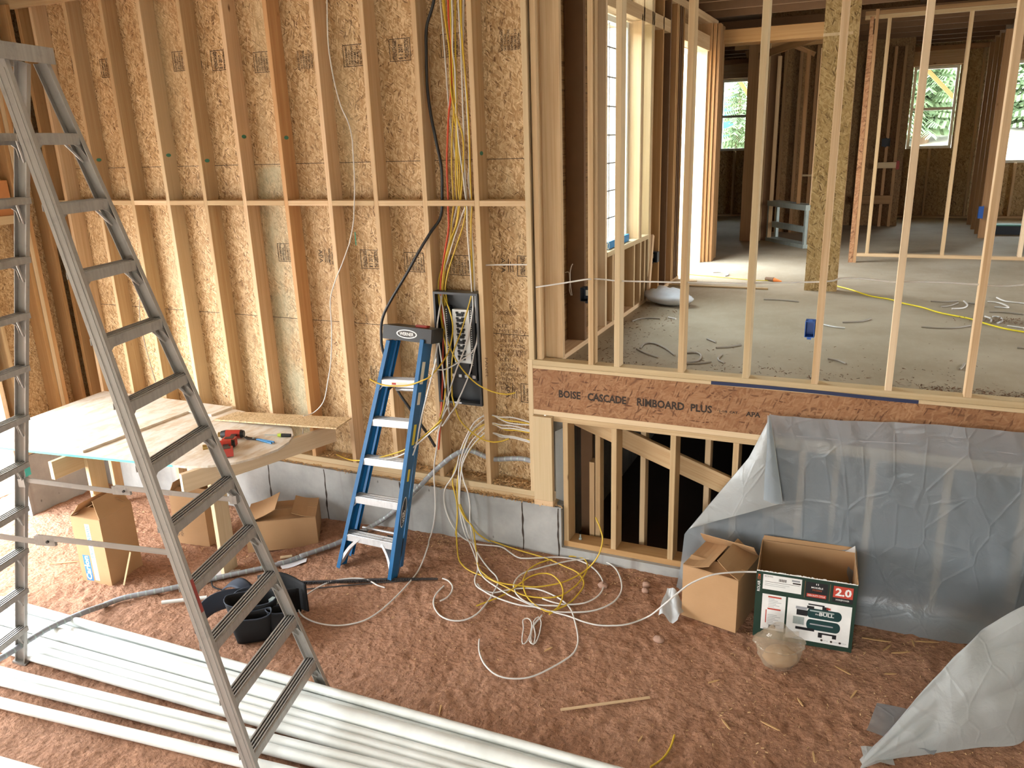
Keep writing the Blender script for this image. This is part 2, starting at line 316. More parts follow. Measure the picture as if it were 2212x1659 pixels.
def text(name, s, w_, h_, mat, parent=None, loc=(0, 0, 0), rot=(R(90), 0, 0), align='L', bold=.0, spacing=1.0):
    cu = bpy.data.curves.new(name, 'FONT'); cu.body = s; cu.resolution_u = 2; cu.offset = bold; cu.space_character = spacing
    ob = bpy.data.objects.new(name, cu); COL.objects.link(ob)
    me = bpy.data.meshes.new_from_object(ob.evaluated_get(bpy.context.evaluated_depsgraph_get()))
    bpy.data.objects.remove(ob)
    xs = [v.co.x for v in me.vertices]; ys = [v.co.y for v in me.vertices]
    x0, x1, y0, y1 = min(xs), max(xs), min(ys), max(ys)
    for v in me.vertices:
        v.co.x = (v.co.x-x0)/(x1-x0)*w_; v.co.y = (v.co.y-y0)/(y1-y0)*h_; v.co.z = 0
        if align == 'C': v.co.x -= w_/2; v.co.y -= h_/2
    me.materials.clear(); me.materials.append(M(mat))
    o = bpy.data.objects.new(name, me); COL.objects.link(o); o.parent = parent; o.location = loc; o.rotation_euler = rot
    return o
def gz(x, y):
    t = max(0, min(1, max(0, -y)/1.8*.9+max(0, -2.5-x)/3.3)); t = t*t*(3-2*t)*.5+t*.5
    return .06-.16*t
CABLES=[
('feeder_cable','black',0.011,'thick black cable looping down past the blue ladder',[(-2.771,0.05,3.904),(-2.838,0.05,3.741),(-2.853,0.05,3.578),(-2.86,0.05,3.368),(-2.846,0.05,3.197),(-2.816,0.05,3.021),(-2.786,0.05,2.844),(-2.792,0.05,2.663),(-2.798,0.05,2.575),(-2.825,0.05,2.487),(-2.879,0,2.398),(-2.964,-0.03,2.268),(-3.064,-0.035,2.122),(-3.222,-0.035,1.912),(-3.312,-0.035,1.765),(-3.337,-0.035,1.618),(-3.326,-0.035,1.492),(-3.247,-0.02,1.226),(-3.147,-0.02,1.08),(-3.079,0,0.964),(-3.017,0.015,0.863),(-2.966,0.03,0.761)]),
('cable','red',0.007,'orange-red cable hanging down through the breaker panel',[(-2.673,0.06,3.896),(-2.676,0.06,3.769),(-2.668,0.06,3.647),(-2.67,0.06,3.5),(-2.69,0.06,3.301),(-2.712,0.06,3.191),(-2.733,0.06,3.019),(-2.749,0.06,2.843),(-2.752,0.06,2.626),(-2.756,0.06,2.57),(-2.761,0.06,2.431),(-2.795,0.06,2.289),(-2.832,0.06,2.135),(-2.849,0.05,2),(-2.839,0.048,1.753),(-2.854,0.045,1.55),(-2.862,0.02,1.297),(-2.867,-0.02,1.055),(-2.871,-0.02,1.061),(-2.883,-0.02,0.942),(-2.908,-0.02,0.764)]),
('cable','yellow',0.0055,'yellow cable leaving the panel and drooping in front of the blue ladder',[(-2.707,0.05,3.898),(-2.696,0.05,3.761),(-2.68,0.05,3.623),(-2.677,0.05,3.5),(-2.681,0.05,3.359),(-2.671,0.05,3.266),(-2.638,0.05,3.145),(-2.608,0.05,3.033),(-2.613,0.05,2.885),(-2.646,0.05,2.636),(-2.66,0.05,2.575),(-2.688,0.05,2.461),(-2.749,0.05,2.339),(-2.802,0.05,2.185),(-2.836,0.05,1.99),(-2.828,0.06,1.94),(-2.768,0.02,1.852),(-2.726,-0.02,1.765),(-2.713,-0.06,1.676),(-2.731,-0.1,1.565),(-2.74,-0.2,1.501),(-2.739,-0.34,1.461),(-2.762,-0.38,1.442),(-2.897,-0.38,1.387),(-3.032,-0.38,1.366),(-3.141,-0.38,1.369),(-3.228,-0.38,1.398)]),
('cable','yellow',0.0055,'yellow cable poking out of the panel across the stud to the right',[(-2.673,0.07,3.897),(-2.669,0.07,3.809),(-2.675,0.07,3.624),(-2.667,0.07,3.434),(-2.669,0.07,3.317),(-2.682,0.07,3.182),(-2.699,0.07,3.061),(-2.716,0.07,2.842),(-2.715,0.07,2.625),(-2.718,0.07,2.574),(-2.738,0.07,2.477),(-2.758,0.07,2.355),(-2.818,0.07,2.192),(-2.864,0.07,2.074),(-2.879,0.07,1.985),(-2.867,0.06,1.938),(-2.845,0.038,1.755),(-2.81,0.016,1.671),(-2.755,-0.006,1.55),(-2.673,-0.028,1.441),(-2.567,-0.05,1.355),(-2.478,-0.06,1.312),(-2.393,-0.04,1.279),(-2.307,-0.02,1.269),(-2.255,0,1.281)]),
('cable','white',0.0055,'long white cable falling from the panel to a loose loop beside the tool bag',[(-2.641,0.05,3.892),(-2.643,0.05,3.765),(-2.654,0.05,3.58),(-2.643,0.05,3.481),(-2.648,0.05,3.231),(-2.641,0.05,2.99),(-2.621,0.05,2.797),(-2.607,0.05,2.627),(-2.602,0.05,2.576),(-2.607,0.05,2.388),(-2.6,0.05,2.22),(-2.596,0.05,2.107),(-2.594,0.05,2.001),(-2.59,0.05,1.953),(-2.579,0.025,1.872),(-2.595,0,1.739),(-2.614,-0.025,1.635),(-2.639,-0.05,1.55),(-2.681,-0.075,1.443),(-2.731,-0.1,1.293),(-2.714,-0.12,1.299),(-2.767,-0.12,1.166),(-2.808,-0.12,1.04),(-2.839,-0.12,0.952),(-2.864,-0.12,0.824),(-2.895,-0.12,0.677),(-2.904,-0.12,0.555),(-2.905,-0.12,0.417),(-2.914,-0.12,0.283),(-2.946,-0.12,0.135),(-2.939,-0.2,0.066),(-2.837,-0.378,0.14),(-2.845,-0.495,0.021),(-2.824,-0.67,0.005),(-2.831,-0.879,-0.016),(-2.857,-1.046,-0.034),(-2.914,-1.157,-0.048),(-3.037,-1.235,-0.061),(-3.201,-1.256,-0.07),(-3.358,-1.221,-0.074),(-3.456,-1.147,-0.073),(-3.49,-1.077,-0.069),(-3.481,-0.953,-0.059),(-3.427,-0.829,-0.046),(-3.328,-0.763,-0.034),(-3.225,-0.731,-0.025),(-3.135,-0.737,-0.02),(-3.035,-0.774,-0.018),(-2.97,-0.782,-0.015)]),
('cable','white',0.0055,'white cable with its end hooked back below the panel',[(-2.6,0.06,3.889),(-2.598,0.06,3.722),(-2.597,0.06,3.561),(-2.603,0.06,3.229),(-2.605,0.06,3.058),(-2.611,0.06,2.84),(-2.608,0.06,2.626),(-2.621,0.06,2.575),(-2.659,0.06,2.497),(-2.721,0.06,2.357),(-2.778,0.06,2.213),(-2.824,0.06,2.096),(-2.84,0.06,1.988),(-2.839,0.05,1.941),(-2.859,0.022,1.827),(-2.862,-0.006,1.713),(-2.841,-0.034,1.621),(-2.805,-0.062,1.428),(-2.771,-0.09,1.183),(-2.77,-0.09,1.187),(-2.755,-0.09,1.097),(-2.761,-0.09,1.066),(-2.793,-0.09,1.024),(-2.824,-0.09,0.989)]),
('cable','yellow',0.0055,'yellow cable curving from the panel to a cut end near the white boards',[(-2.58,0.06,3.887),(-2.585,0.06,3.721),(-2.579,0.06,3.56),(-2.568,0.06,3.311),(-2.564,0.06,3.1),(-2.57,0.06,2.796),(-2.569,0.06,2.626),(-2.569,0.06,2.575),(-2.586,0.06,2.387),(-2.591,0.06,2.2),(-2.599,0.06,2.004),(-2.61,0.06,1.941),(-2.635,0.036,1.837),(-2.68,0.012,1.691),(-2.743,-0.012,1.522),(-2.751,-0.036,1.324),(-2.74,-0.06,1.229),(-2.737,-0.07,1.237),(-2.718,-0.064,1.131),(-2.686,-0.058,1.041),(-2.628,-0.051,0.977),(-2.56,-0.045,0.929),(-2.501,-0.039,0.9),(-2.424,-0.033,0.892),(-2.363,-0.026,0.906),(-2.31,-0.02,0.929)]),
('cable','white',0.0055,'white cable bending left out of the panel to the blue ladder rail',[(-2.568,0.07,3.887),(-2.58,0.07,3.722),(-2.584,0.07,3.561),(-2.579,0.07,3.379),(-2.577,0.07,3.143),(-2.576,0.07,2.883),(-2.593,0.07,2.751),(-2.576,0.07,2.625),(-2.582,0.07,2.574),(-2.584,0.07,2.386),(-2.58,0.07,2.199),(-2.582,0.07,2.003),(-2.572,0.06,1.943),(-2.553,0.028,1.677),(-2.58,-0.004,1.563),(-2.665,-0.036,1.494),(-2.739,-0.068,1.446),(-2.789,-0.1,1.43),(-2.855,-0.14,1.445)]),
('cable','white',0.0055,'white cable slanting down left from the panel right edge',[(-2.565,0.05,1.974),(-2.547,0.024,1.683),(-2.571,-0.002,1.553),(-2.597,-0.028,1.417),(-2.646,-0.054,1.288),(-2.706,-0.08,1.156),(-2.654,-0.1,1.217),(-2.698,-0.1,1.153),(-2.751,-0.1,1.086),(-2.814,-0.1,0.994)]),
('cable','yellow',0.0055,'yellow cable crossing the third ladder step to a tip over the sill',[(-2.877,0.06,1.957),(-2.852,0.036,1.805),(-2.825,0.012,1.661),(-2.796,-0.012,1.568),(-2.786,-0.036,1.423),(-2.795,-0.06,1.244),(-2.771,-0.1,1.288),(-2.776,-0.133,1.162),(-2.806,-0.167,1.049),(-2.85,-0.2,0.979),(-2.676,-0.34,1.141),(-2.801,-0.365,1.024),(-2.957,-0.39,0.901),(-3.156,-0.415,0.82),(-3.327,-0.44,0.778),(-3.551,-0.3,0.701),(-3.733,-0.2,0.677)]),
('cable','white',0.0055,'white cable lying with the yellow one over the ladder step',[(-2.855,0.05,1.955),(-2.813,0.018,1.811),(-2.785,-0.015,1.62),(-2.775,-0.048,1.325),(-2.763,-0.08,1.129),(-2.747,-0.12,1.161),(-2.793,-0.16,1.055),(-2.824,-0.2,0.997),(-2.68,-0.36,1.111),(-2.79,-0.385,1.014),(-2.918,-0.41,0.902),(-3.016,-0.435,0.848),(-3.098,-0.46,0.827)]),
('cable','white',0.0055,'white cable hanging in front of the blue ladder right rail',[(-2.838,0.05,1.961),(-2.84,-0.013,1.815),(-2.825,-0.075,1.731),(-2.794,-0.138,1.629),(-2.794,-0.2,1.507),(-2.704,-0.32,1.57),(-2.753,-0.345,1.397),(-2.83,-0.37,1.133),(-2.861,-0.395,0.966),(-2.887,-0.42,0.872)]),
('cable','yellow',0.0055,'yellow cable hugging the left of the vertical bundle above the panel',[(-2.708,0.07,3.9),(-2.696,0.07,3.731),(-2.686,0.07,3.568),(-2.682,0.07,3.402),(-2.682,0.07,3.233),(-2.663,0.07,3.06),(-2.653,0.07,2.841),(-2.663,0.07,2.625),(-2.669,0.07,2.574),(-2.699,0.07,2.458),(-2.756,0.07,2.308),(-2.827,0.07,2.133),(-2.852,0.07,1.996),(-2.84,0.06,1.9),(-2.841,0.06,1.74)]),
('cable','white',0.0055,'pinkish white cable at the left of the vertical bundle',[(-2.743,0.08,3.905),(-2.734,0.08,3.736),(-2.729,0.08,3.572),(-2.725,0.08,3.405),(-2.72,0.08,3.235),(-2.708,0.08,3.062),(-2.682,0.08,2.841),(-2.675,0.08,2.624),(-2.697,0.08,2.573),(-2.736,0.08,2.457),(-2.783,0.08,2.306),(-2.833,0.08,2.132),(-2.862,0.08,1.994),(-2.843,0.06,1.9),(-2.845,0.06,1.74)]),
('cable','yellow',0.0055,'yellow cable in the middle of the vertical bundle',[(-2.624,0.065,3.892),(-2.634,0.065,3.726),(-2.641,0.065,3.564),(-2.645,0.065,3.399),(-2.651,0.065,3.231),(-2.665,0.065,3.06),(-2.682,0.065,2.841),(-2.686,0.065,2.626),(-2.679,0.065,2.574),(-2.701,0.065,2.459),(-2.759,0.065,2.308),(-2.808,0.065,2.135),(-2.835,0.065,1.998),(-2.825,0.06,1.901),(-2.827,0.06,1.741)]),
('cable','yellow',0.0055,'yellow cable down the right of the vertical bundle to the panel',[(-2.596,0.075,3.891),(-2.595,0.075,3.724),(-2.592,0.075,3.562),(-2.584,0.075,3.396),(-2.575,0.075,3.228),(-2.572,0.075,3.057),(-2.575,0.075,2.839),(-2.582,0.075,2.625),(-2.589,0.075,2.574),(-2.593,0.075,2.459),(-2.593,0.075,2.311),(-2.595,0.075,2.141),(-2.6,0.075,2.006),(-2.593,0.06,1.913),(-2.594,0.06,1.756)]),
('cable','white',0.0055,'white cable at the far right of the vertical bundle',[(-2.569,0.08,3.889),(-2.581,0.08,3.723),(-2.594,0.08,3.562),(-2.589,0.08,3.397),(-2.583,0.08,3.229),(-2.579,0.08,3.057),(-2.586,0.08,2.839),(-2.589,0.08,2.624),(-2.594,0.08,2.573),(-2.59,0.08,2.459),(-2.585,0.08,2.31),(-2.583,0.08,2.14),(-2.583,0.08,2.006),(-2.573,0.06,1.914),(-2.575,0.06,1.757)]),
('cable','yellow',0.0055,'yellow cable twisting across the vertical bundle',[(-2.653,0.05,3.893),(-2.658,0.05,3.726),(-2.658,0.05,3.564),(-2.658,0.05,3.399),(-2.647,0.05,3.231),(-2.653,0.05,3.06),(-2.66,0.05,2.842),(-2.655,0.05,2.627),(-2.613,0.05,2.576),(-2.635,0.05,2.461),(-2.697,0.05,2.312),(-2.772,0.05,2.138),(-2.808,0.05,2.001),(-2.806,0.06,1.902),(-2.807,0.06,1.742)]),
('cable','yellow',0.0055,'yellow cable sweeping down from the stud into the coil on the dirt',[(-2.55,0.07,0.983),(-2.64,0.046,0.91),(-2.717,0.022,0.79),(-2.762,-0.002,0.665),(-2.788,-0.026,0.582),(-2.784,-0.05,0.504),(-2.762,-0.06,0.43),(-2.743,-0.073,0.341),(-2.743,-0.087,0.223),(-2.756,-0.1,0.102),(-2.737,-0.12,0.163),(-2.617,-0.324,0.066),(-2.528,-0.409,0.048),(-2.432,-0.456,0.045),(-2.317,-0.48,0.043),(-2.216,-0.513,0.04),(-2.138,-0.535,0.038),(-2.056,-0.566,0.036),(-1.966,-0.587,0.034),(-1.875,-0.579,0.035),(-1.798,-0.555,0.037),(-1.731,-0.507,0.041),(-1.691,-0.424,0.048),(-1.667,-0.332,0.055),(-1.66,-0.204,0.064),(-1.68,-0.105,0.069),(-1.726,-0.039,0.072),(-1.784,-0.024,0.073),(-1.847,-0.04,0.072)]),
('cable','white',0.0055,'white cable bowing left of the bundle then circling to the coil far side',[(-2.547,0.07,1.053),(-2.619,0.046,0.999),(-2.679,0.022,0.89),(-2.732,-0.002,0.758),(-2.76,-0.026,0.627),(-2.794,-0.05,0.551),(-2.844,-0.06,0.474),(-2.86,-0.065,0.392),(-2.85,-0.07,0.296),(-2.811,-0.075,0.197),(-2.768,-0.08,0.14),(-2.725,-0.048,0.063),(-2.576,-0.104,0.065),(-2.388,-0.081,0.068),(-2.283,-0.132,0.066),(-2.2,-0.174,0.063),(-2.138,-0.169,0.064),(-2.012,-0.115,0.067),(-1.912,-0.073,0.069),(-1.794,-0.06,0.069),(-1.694,-0.086,0.068),(-1.597,-0.153,0.065),(-1.524,-0.242,0.059),(-1.489,-0.327,0.053),(-1.493,-0.422,0.046),(-1.535,-0.505,0.039),(-1.588,-0.55,0.035),(-1.679,-0.587,0.032),(-1.764,-0.588,0.032),(-1.84,-0.575,0.033)]),
('cable','white',0.0055,'white cable making the widest loop of the coil on the dirt',[(-2.548,0.07,1.022),(-2.645,0.04,0.927),(-2.693,0.01,0.814),(-2.737,-0.02,0.644),(-2.73,-0.05,0.496),(-2.735,-0.06,0.377),(-2.714,-0.075,0.239),(-2.679,-0.09,0.128),(-2.544,-0.258,0.144),(-2.497,-0.279,0.059),(-2.433,-0.366,0.052),(-2.398,-0.444,0.046),(-2.377,-0.525,0.039),(-2.331,-0.594,0.033),(-2.251,-0.632,0.03),(-2.178,-0.659,0.027),(-2.063,-0.682,0.025),(-1.957,-0.69,0.024),(-1.835,-0.676,0.026),(-1.733,-0.684,0.025),(-1.619,-0.656,0.028),(-1.5,-0.605,0.032),(-1.422,-0.535,0.038),(-1.37,-0.44,0.046),(-1.362,-0.322,0.056),(-1.402,-0.202,0.064),(-1.473,-0.086,0.07),(-1.549,-0.031,0.073),(-1.63,-0.011,0.074),(-1.7,-0.027,0.073),(-1.795,-0.077,0.071),(-1.883,-0.149,0.067),(-1.994,-0.255,0.06),(-2.085,-0.363,0.052),(-2.092,-0.477,0.043),(-2.065,-0.539,0.038),(-2.011,-0.602,0.033),(-1.918,-0.649,0.028),(-1.832,-0.648,0.028),(-1.704,-0.615,0.031)]),
('cable','white',0.0055,'white cable swinging out in an S curve left of the coil',[(-2.552,0.07,0.952),(-2.64,0.04,0.857),(-2.687,0.01,0.767),(-2.715,-0.02,0.663),(-2.688,-0.05,0.559),(-2.651,-0.06,0.464),(-2.634,-0.07,0.358),(-2.635,-0.08,0.256),(-2.619,-0.09,0.139),(-2.493,-0.286,0.144),(-2.426,-0.306,0.063),(-2.322,-0.39,0.048),(-2.25,-0.442,0.044),(-2.202,-0.511,0.039),(-2.185,-0.612,0.03),(-2.179,-0.735,0.018),(-2.193,-0.87,0.005),(-2.247,-0.951,-0.003),(-2.328,-0.979,-0.006),(-2.421,-0.958,-0.004),(-2.505,-0.889,0.003),(-2.549,-0.811,0.008),(-2.561,-0.734,0.015),(-2.554,-0.661,0.022)]),
('cable','white',0.0055,'white cable running along the dirt and up into the green compressor carton',[(-2.553,0.07,0.912),(-2.624,0.04,0.836),(-2.671,0.01,0.761),(-2.712,-0.02,0.648),(-2.721,-0.05,0.497),(-2.725,-0.06,0.338),(-2.687,-0.08,0.23),(-2.647,-0.1,0.139),(-2.453,-0.341,0.14),(-2.41,-0.41,0.065),(-2.32,-0.492,0.041),(-2.195,-0.558,0.035),(-2.063,-0.618,0.03),(-1.948,-0.647,0.027),(-1.819,-0.68,0.024),(-1.711,-0.686,0.024),(-1.606,-0.692,0.023),(-1.497,-0.712,0.021),(-1.397,-0.713,0.021),(-1.307,-0.687,0.024),(-1.223,-0.643,0.028),(-1.119,-0.539,0.044),(-0.99,-0.68,0.242),(-0.902,-0.635,0.332),(-0.837,-0.59,0.382),(-0.733,-0.545,0.432),(-0.629,-0.5,0.448),(-0.525,-0.455,0.45),(-0.416,-0.455,0.467),(-0.336,-0.455,0.469)]),
('cable','yellow',0.0055,'yellow cable from the coil with its end sticking up by the low sill',[(-2.555,0.07,0.889),(-2.625,0.04,0.828),(-2.681,0.01,0.736),(-2.739,-0.02,0.603),(-2.747,-0.05,0.493),(-2.74,-0.06,0.376),(-2.711,-0.073,0.305),(-2.657,-0.087,0.238),(-2.602,-0.1,0.197),(-2.453,-0.341,0.14),(-2.407,-0.409,0.065),(-2.326,-0.461,0.047),(-2.236,-0.505,0.043),(-2.149,-0.511,0.042),(-2.041,-0.499,0.044),(-1.938,-0.478,0.045),(-1.849,-0.427,0.049),(-1.766,-0.357,0.055),(-1.697,-0.246,0.063),(-1.651,-0.16,0.085),(-1.593,-0.147,0.17),(-1.567,-0.133,0.247),(-1.562,-0.12,0.314),(-1.575,-0.107,0.35),(-1.598,-0.093,0.398),(-1.628,-0.08,0.446)]),
('cable','yellow',0.0055,'yellow cable along the foot of the concrete into the coil',[(-2.724,-0.06,0.354),(-2.687,-0.06,0.262),(-2.624,-0.06,0.174),(-2.571,-0.07,0.13),(-2.481,-0.07,0.089),(-2.496,-0.028,0.071),(-2.311,-0.069,0.069),(-2.138,-0.096,0.068),(-1.986,-0.12,0.066),(-1.837,-0.17,0.064),(-1.725,-0.21,0.061),(-1.657,-0.276,0.057),(-1.624,-0.35,0.052),(-1.626,-0.445,0.044),(-1.652,-0.567,0.034),(-1.704,-0.65,0.026),(-1.735,-0.714,0.02)]),
('cable','white',0.0055,'white cable ending in the big front loop nearest the camera on the dirt',[(-2.337,-0.567,0.033),(-2.274,-0.617,0.028),(-2.194,-0.625,0.027),(-2.147,-0.598,0.03),(-2.091,-0.556,0.034),(-2,-0.507,0.038),(-1.897,-0.49,0.039),(-1.794,-0.512,0.037),(-1.699,-0.554,0.034),(-1.619,-0.619,0.028),(-1.553,-0.723,0.018),(-1.494,-0.833,0.008),(-1.463,-0.918,-0.001),(-1.459,-1.001,-0.009),(-1.492,-1.085,-0.017),(-1.57,-1.209,-0.03),(-1.635,-1.284,-0.037),(-1.712,-1.324,-0.041),(-1.784,-1.337,-0.042),(-1.855,-1.323,-0.041),(-1.941,-1.269,-0.036),(-2.005,-1.2,-0.029),(-2.042,-1.138,-0.023),(-2.066,-1.083,-0.017)]),
('cable','yellow',0.0055,'loose yellow cable arching over the middle of the coil',[(-2.232,-0.792,0.013),(-2.191,-0.739,0.018),(-2.123,-0.649,0.026),(-2.084,-0.572,0.033),(-2.042,-0.497,0.058),(-2.008,-0.4,0.066),(-1.945,-0.335,0.071),(-1.875,-0.323,0.071),(-1.795,-0.377,0.067),(-1.733,-0.463,0.061),(-1.701,-0.566,0.052),(-1.707,-0.643,0.029),(-1.743,-0.693,0.024),(-1.804,-0.682,0.025),(-1.886,-0.639,0.029),(-1.953,-0.583,0.034),(-2.012,-0.498,0.042),(-2.048,-0.413,0.049),(-2.058,-0.303,0.057),(-2.018,-0.196,0.064),(-1.949,-0.118,0.068)]),
('cable_offcut','white',0.0055,'short white cable scrap curled left of the coil',[(-2.61,-0.581,0.024),(-2.559,-0.593,0.026),(-2.496,-0.643,0.025),(-2.468,-0.704,0.019),(-2.469,-0.774,0.012),(-2.496,-0.822,0.008)]),
('cable_bundle','white',0.004,'small white wire tied in a figure-eight hank on the dirt',[(-1.776,-0.733,0.018),(-1.794,-0.858,0.006),(-1.777,-0.932,-0.001),(-1.772,-1.007,-0.009),(-1.788,-1.032,-0.011),(-1.816,-0.974,-0.006),(-1.841,-0.894,0.003),(-1.875,-0.824,0.009),(-1.855,-0.797,0.012),(-1.815,-0.824,0.009),(-1.767,-0.948,-0.003),(-1.758,-0.993,-0.007),(-1.722,-1.014,-0.009),(-1.74,-0.938,-0.002),(-1.771,-0.88,0.004),(-1.803,-0.82,0.01),(-1.793,-0.76,0.016),(-1.755,-0.804,0.011),(-1.723,-0.913,0.001),(-1.715,-0.997,-0.008),(-1.739,-1.005,-0.009),(-1.787,-0.875,0.004),(-1.774,-0.748,0.017)]),
('cable','white',0.0055,'topmost white cable in the stud bay beside the front post board',[(-2.558,0.075,1.039),(-2.479,0.064,1.063),(-2.41,0.053,1.059),(-2.325,0.042,1.073),(-2.242,0.031,1.071),(-2.138,0.02,1.057)]),
('cable','white',0.0055,'second white cable in the stud bay beside the front post board',[(-2.551,0.075,1.028),(-2.47,0.061,1.061),(-2.392,0.048,1.04),(-2.307,0.034,1.028),(-2.138,0.02,1.042)]),
('cable','yellow',0.0055,'topmost yellow cable in the stud bay beside the front post board',[(-2.559,0.075,1.011),(-2.47,0.061,1.057),(-2.353,0.048,1.041),(-2.268,0.034,1.048),(-2.138,0.02,1.048)]),
('cable','white',0.0055,'third white cable in the stud bay beside the front post board',[(-2.554,0.075,0.958),(-2.48,0.061,1.002),(-2.402,0.048,1.001),(-2.292,0.034,1.011),(-2.14,0.02,0.997)]),
('cable','white',0.0055,'fourth white cable in the stud bay beside the front post board',[(-2.554,0.075,0.95),(-2.472,0.061,0.995),(-2.403,0.048,0.978),(-2.309,0.034,0.99),(-2.14,0.02,0.989)]),
('cable','yellow',0.0055,'middle yellow cable in the stud bay beside the front post board',[(-2.555,0.075,0.934),(-2.472,0.061,0.997),(-2.363,0.048,0.967),(-2.27,0.034,0.98),(-2.14,0.02,0.978)]),
('cable','white',0.0055,'fifth white cable in the stud bay beside the front post board',[(-2.557,0.075,0.887),(-2.475,0.061,0.925),(-2.381,0.048,0.919),(-2.295,0.034,0.927),(-2.142,0.02,0.914)]),
('cable','white',0.0055,'lowest white cable in the stud bay beside the front post board',[(-2.557,0.075,0.879),(-2.472,0.061,0.922),(-2.413,0.048,0.907),(-2.296,0.034,0.916),(-2.142,0.02,0.902)]),
('cable','yellow',0.0055,'lowest yellow cable in the stud bay beside the front post board',[(-2.558,0.075,0.871),(-2.475,0.061,0.924),(-2.318,0.048,0.912),(-2.233,0.034,0.92),(-2.142,0.02,0.921)]),
('service_cable','grey',0.019,'thick grey ribbed service cable trailing from the wall to the pipes',[(-2.146,0.02,0.76),(-2.239,0.037,0.76),(-2.35,0.053,0.738),(-2.481,0.07,0.709),(-2.562,0.07,0.722),(-2.634,0.05,0.755),(-2.689,0.03,0.767),(-2.75,0,0.75),(-2.827,-0.02,0.695),(-2.933,-0.04,0.599),(-3.015,-0.06,0.513),(-3.045,-0.08,0.477),(-3.245,-0.08,0.272),(-3.476,-0.08,0.076),(-3.651,-0.346,0.006),(-3.758,-0.498,-0.016),(-3.854,-0.61,-0.032),(-3.86,-0.612,-0.038),(-3.989,-0.769,-0.057),(-4.284,-1.034,-0.076),(-4.51,-1.288,-0.076),(-4.732,-1.512,-0.076),(-4.792,-1.648,-0.076),(-4.731,-1.803,-0.01),(-4.744,-1.925,0.004),(-4.752,-2.078,0.018),(-4.729,-2.246,0.032),(-4.694,-2.384,0.046),(-4.682,-2.555,0.06)]),
('cable','white',0.0045,'thin white cable hanging from the rafters down to the plywood table',[(-3.567,-0.015,3.975),(-3.585,-0.015,3.779),(-3.589,-0.015,3.638),(-3.569,-0.015,3.447),(-3.532,-0.015,3.28),(-3.482,-0.015,3.17),(-3.461,-0.015,3.071),(-3.462,-0.015,2.951),(-3.471,-0.015,2.748),(-3.491,-0.015,2.593),(-3.515,-0.015,2.456),(-3.563,-0.015,2.317),(-3.549,-0.02,2.335),(-3.641,-0.02,2.165),(-3.727,-0.02,2.019),(-3.786,-0.02,1.871),(-3.8,-0.02,1.652),(-3.837,-0.02,1.396),(-3.889,-0.02,1.215),(-3.937,-0.04,1.047),(-4.035,-0.06,0.946),(-4.066,-0.148,0.945)]),
('cable','white',0.0055,'white cable strung level through the studs of the open house wall',[(-2.075,-0.008,2.051),(-2.014,-0.008,2.062),(-1.862,-0.008,2.09),(-1.706,-0.008,2.12),(-1.639,0.045,2.115),(-1.539,0.045,2.109),(-1.46,0.045,2.109),(-1.131,0.045,2.115),(-1.064,0.045,2.118),(-0.713,0.045,2.124),(-0.665,0.045,2.129),(-0.255,0.045,2.156),(-0.18,0.045,2.176),(-0.105,0.045,2.182),(-0.017,0.045,2.179),(0.1,0.045,2.169),(0.16,0.045,2.171),(0.331,0.045,2.177),(0.525,0.045,2.172),(0.582,0.045,2.169),(0.67,0.045,2.17),(0.76,0.045,2.183)]),
('extension_cord','yellow2',0.007,'bright yellow extension cord lying across the raised house floor',[(-0.397,3.712,1.508),(-0.302,3.596,1.508),(-0.182,3.44,1.508),(-0.014,3.168,1.508),(0.166,3.027,1.508),(0.252,2.891,1.508),(0.416,2.721,1.508),(0.542,2.527,1.508),(0.745,2.347,1.508),(0.839,2.194,1.508),(0.958,2.038,1.508),(1.134,1.921,1.508)]),
('extension_cord','yellow2',0.004,'thin yellow cord with an orange plug near the sheathed column',[(-1.983,4.047,1.505),(-1.939,4.016,1.505),(-1.654,3.942,1.505),(-1.252,3.821,1.505),(-1.155,3.792,1.505),(-1.023,3.799,1.505),(-0.964,3.787,1.505),(-0.903,3.751,1.505),(-0.78,3.731,1.505),(-0.65,3.788,1.505)]),
('cable_offcut','yellow',0.0055,'short yellow cable scrap on the dirt beside the pipe ends',[(-0.803,-1.665,-0.071),(-0.76,-1.596,-0.065),(-0.738,-1.507,-0.058),(-0.738,-1.418,-0.05)]),
('reinforcing_bar','black2',0.008,'ribbed black steel bar lying on the dirt under the blue ladder',[(-3.901,-0.979,-0.079),(-3.693,-0.898,-0.065),(-3.316,-0.781,-0.035),(-3,-0.685,-0.007),(-2.64,-0.598,0.023)]),
('reinforcing_bar','black2',0.005,'smooth dark rod on the dirt behind the tool bag',[(-3.63,-0.977,-0.074),(-3.358,-0.858,-0.051),(-3.06,-0.737,-0.022),(-2.701,-0.601,0.013)]),
('cable','white',0.004,'two thin white wires curling out of the black box by the corner post',[(-2.047,0.6,1.884),(-2.06,0.6,1.924),(-2.057,0.6,1.98),(-2.059,0.6,2.05),(-2.077,0.6,2.059),(-2.107,0.6,2.048)]),
('cable','white',0.004,'thin white wire rising from the black box to the dark board',[(-2.039,0.6,1.885),(-2.049,0.6,1.94),(-2.054,0.6,2.02),(-2.051,0.6,2.07),(-2.042,0.6,2.105),(-2.032,0.6,2.12)]),
('cable','white',0.0055,'white cable strung level across the bay left of the corner stud',[(-2.497,0.06,2.175),(-2.45,0.06,2.179),(-2.311,0.06,2.186),(-2.139,0.06,2.192)]),
('cable','grey2',0.004,'thin grey wire dropping behind the ladder to the table back edge',[(-5.774,-0.012,2.131),(-5.831,-0.012,1.838),(-5.887,-0.012,1.549),(-5.834,-0.012,1.078),(-5.759,-0.03,0.916)]),
('cable','white',0.0045,'thin white wire curling below the wafer board strip',[(-4.209,0,0.771),(-4.237,0,0.672),(-4.304,0,0.605),(-4.446,0,0.574)]),
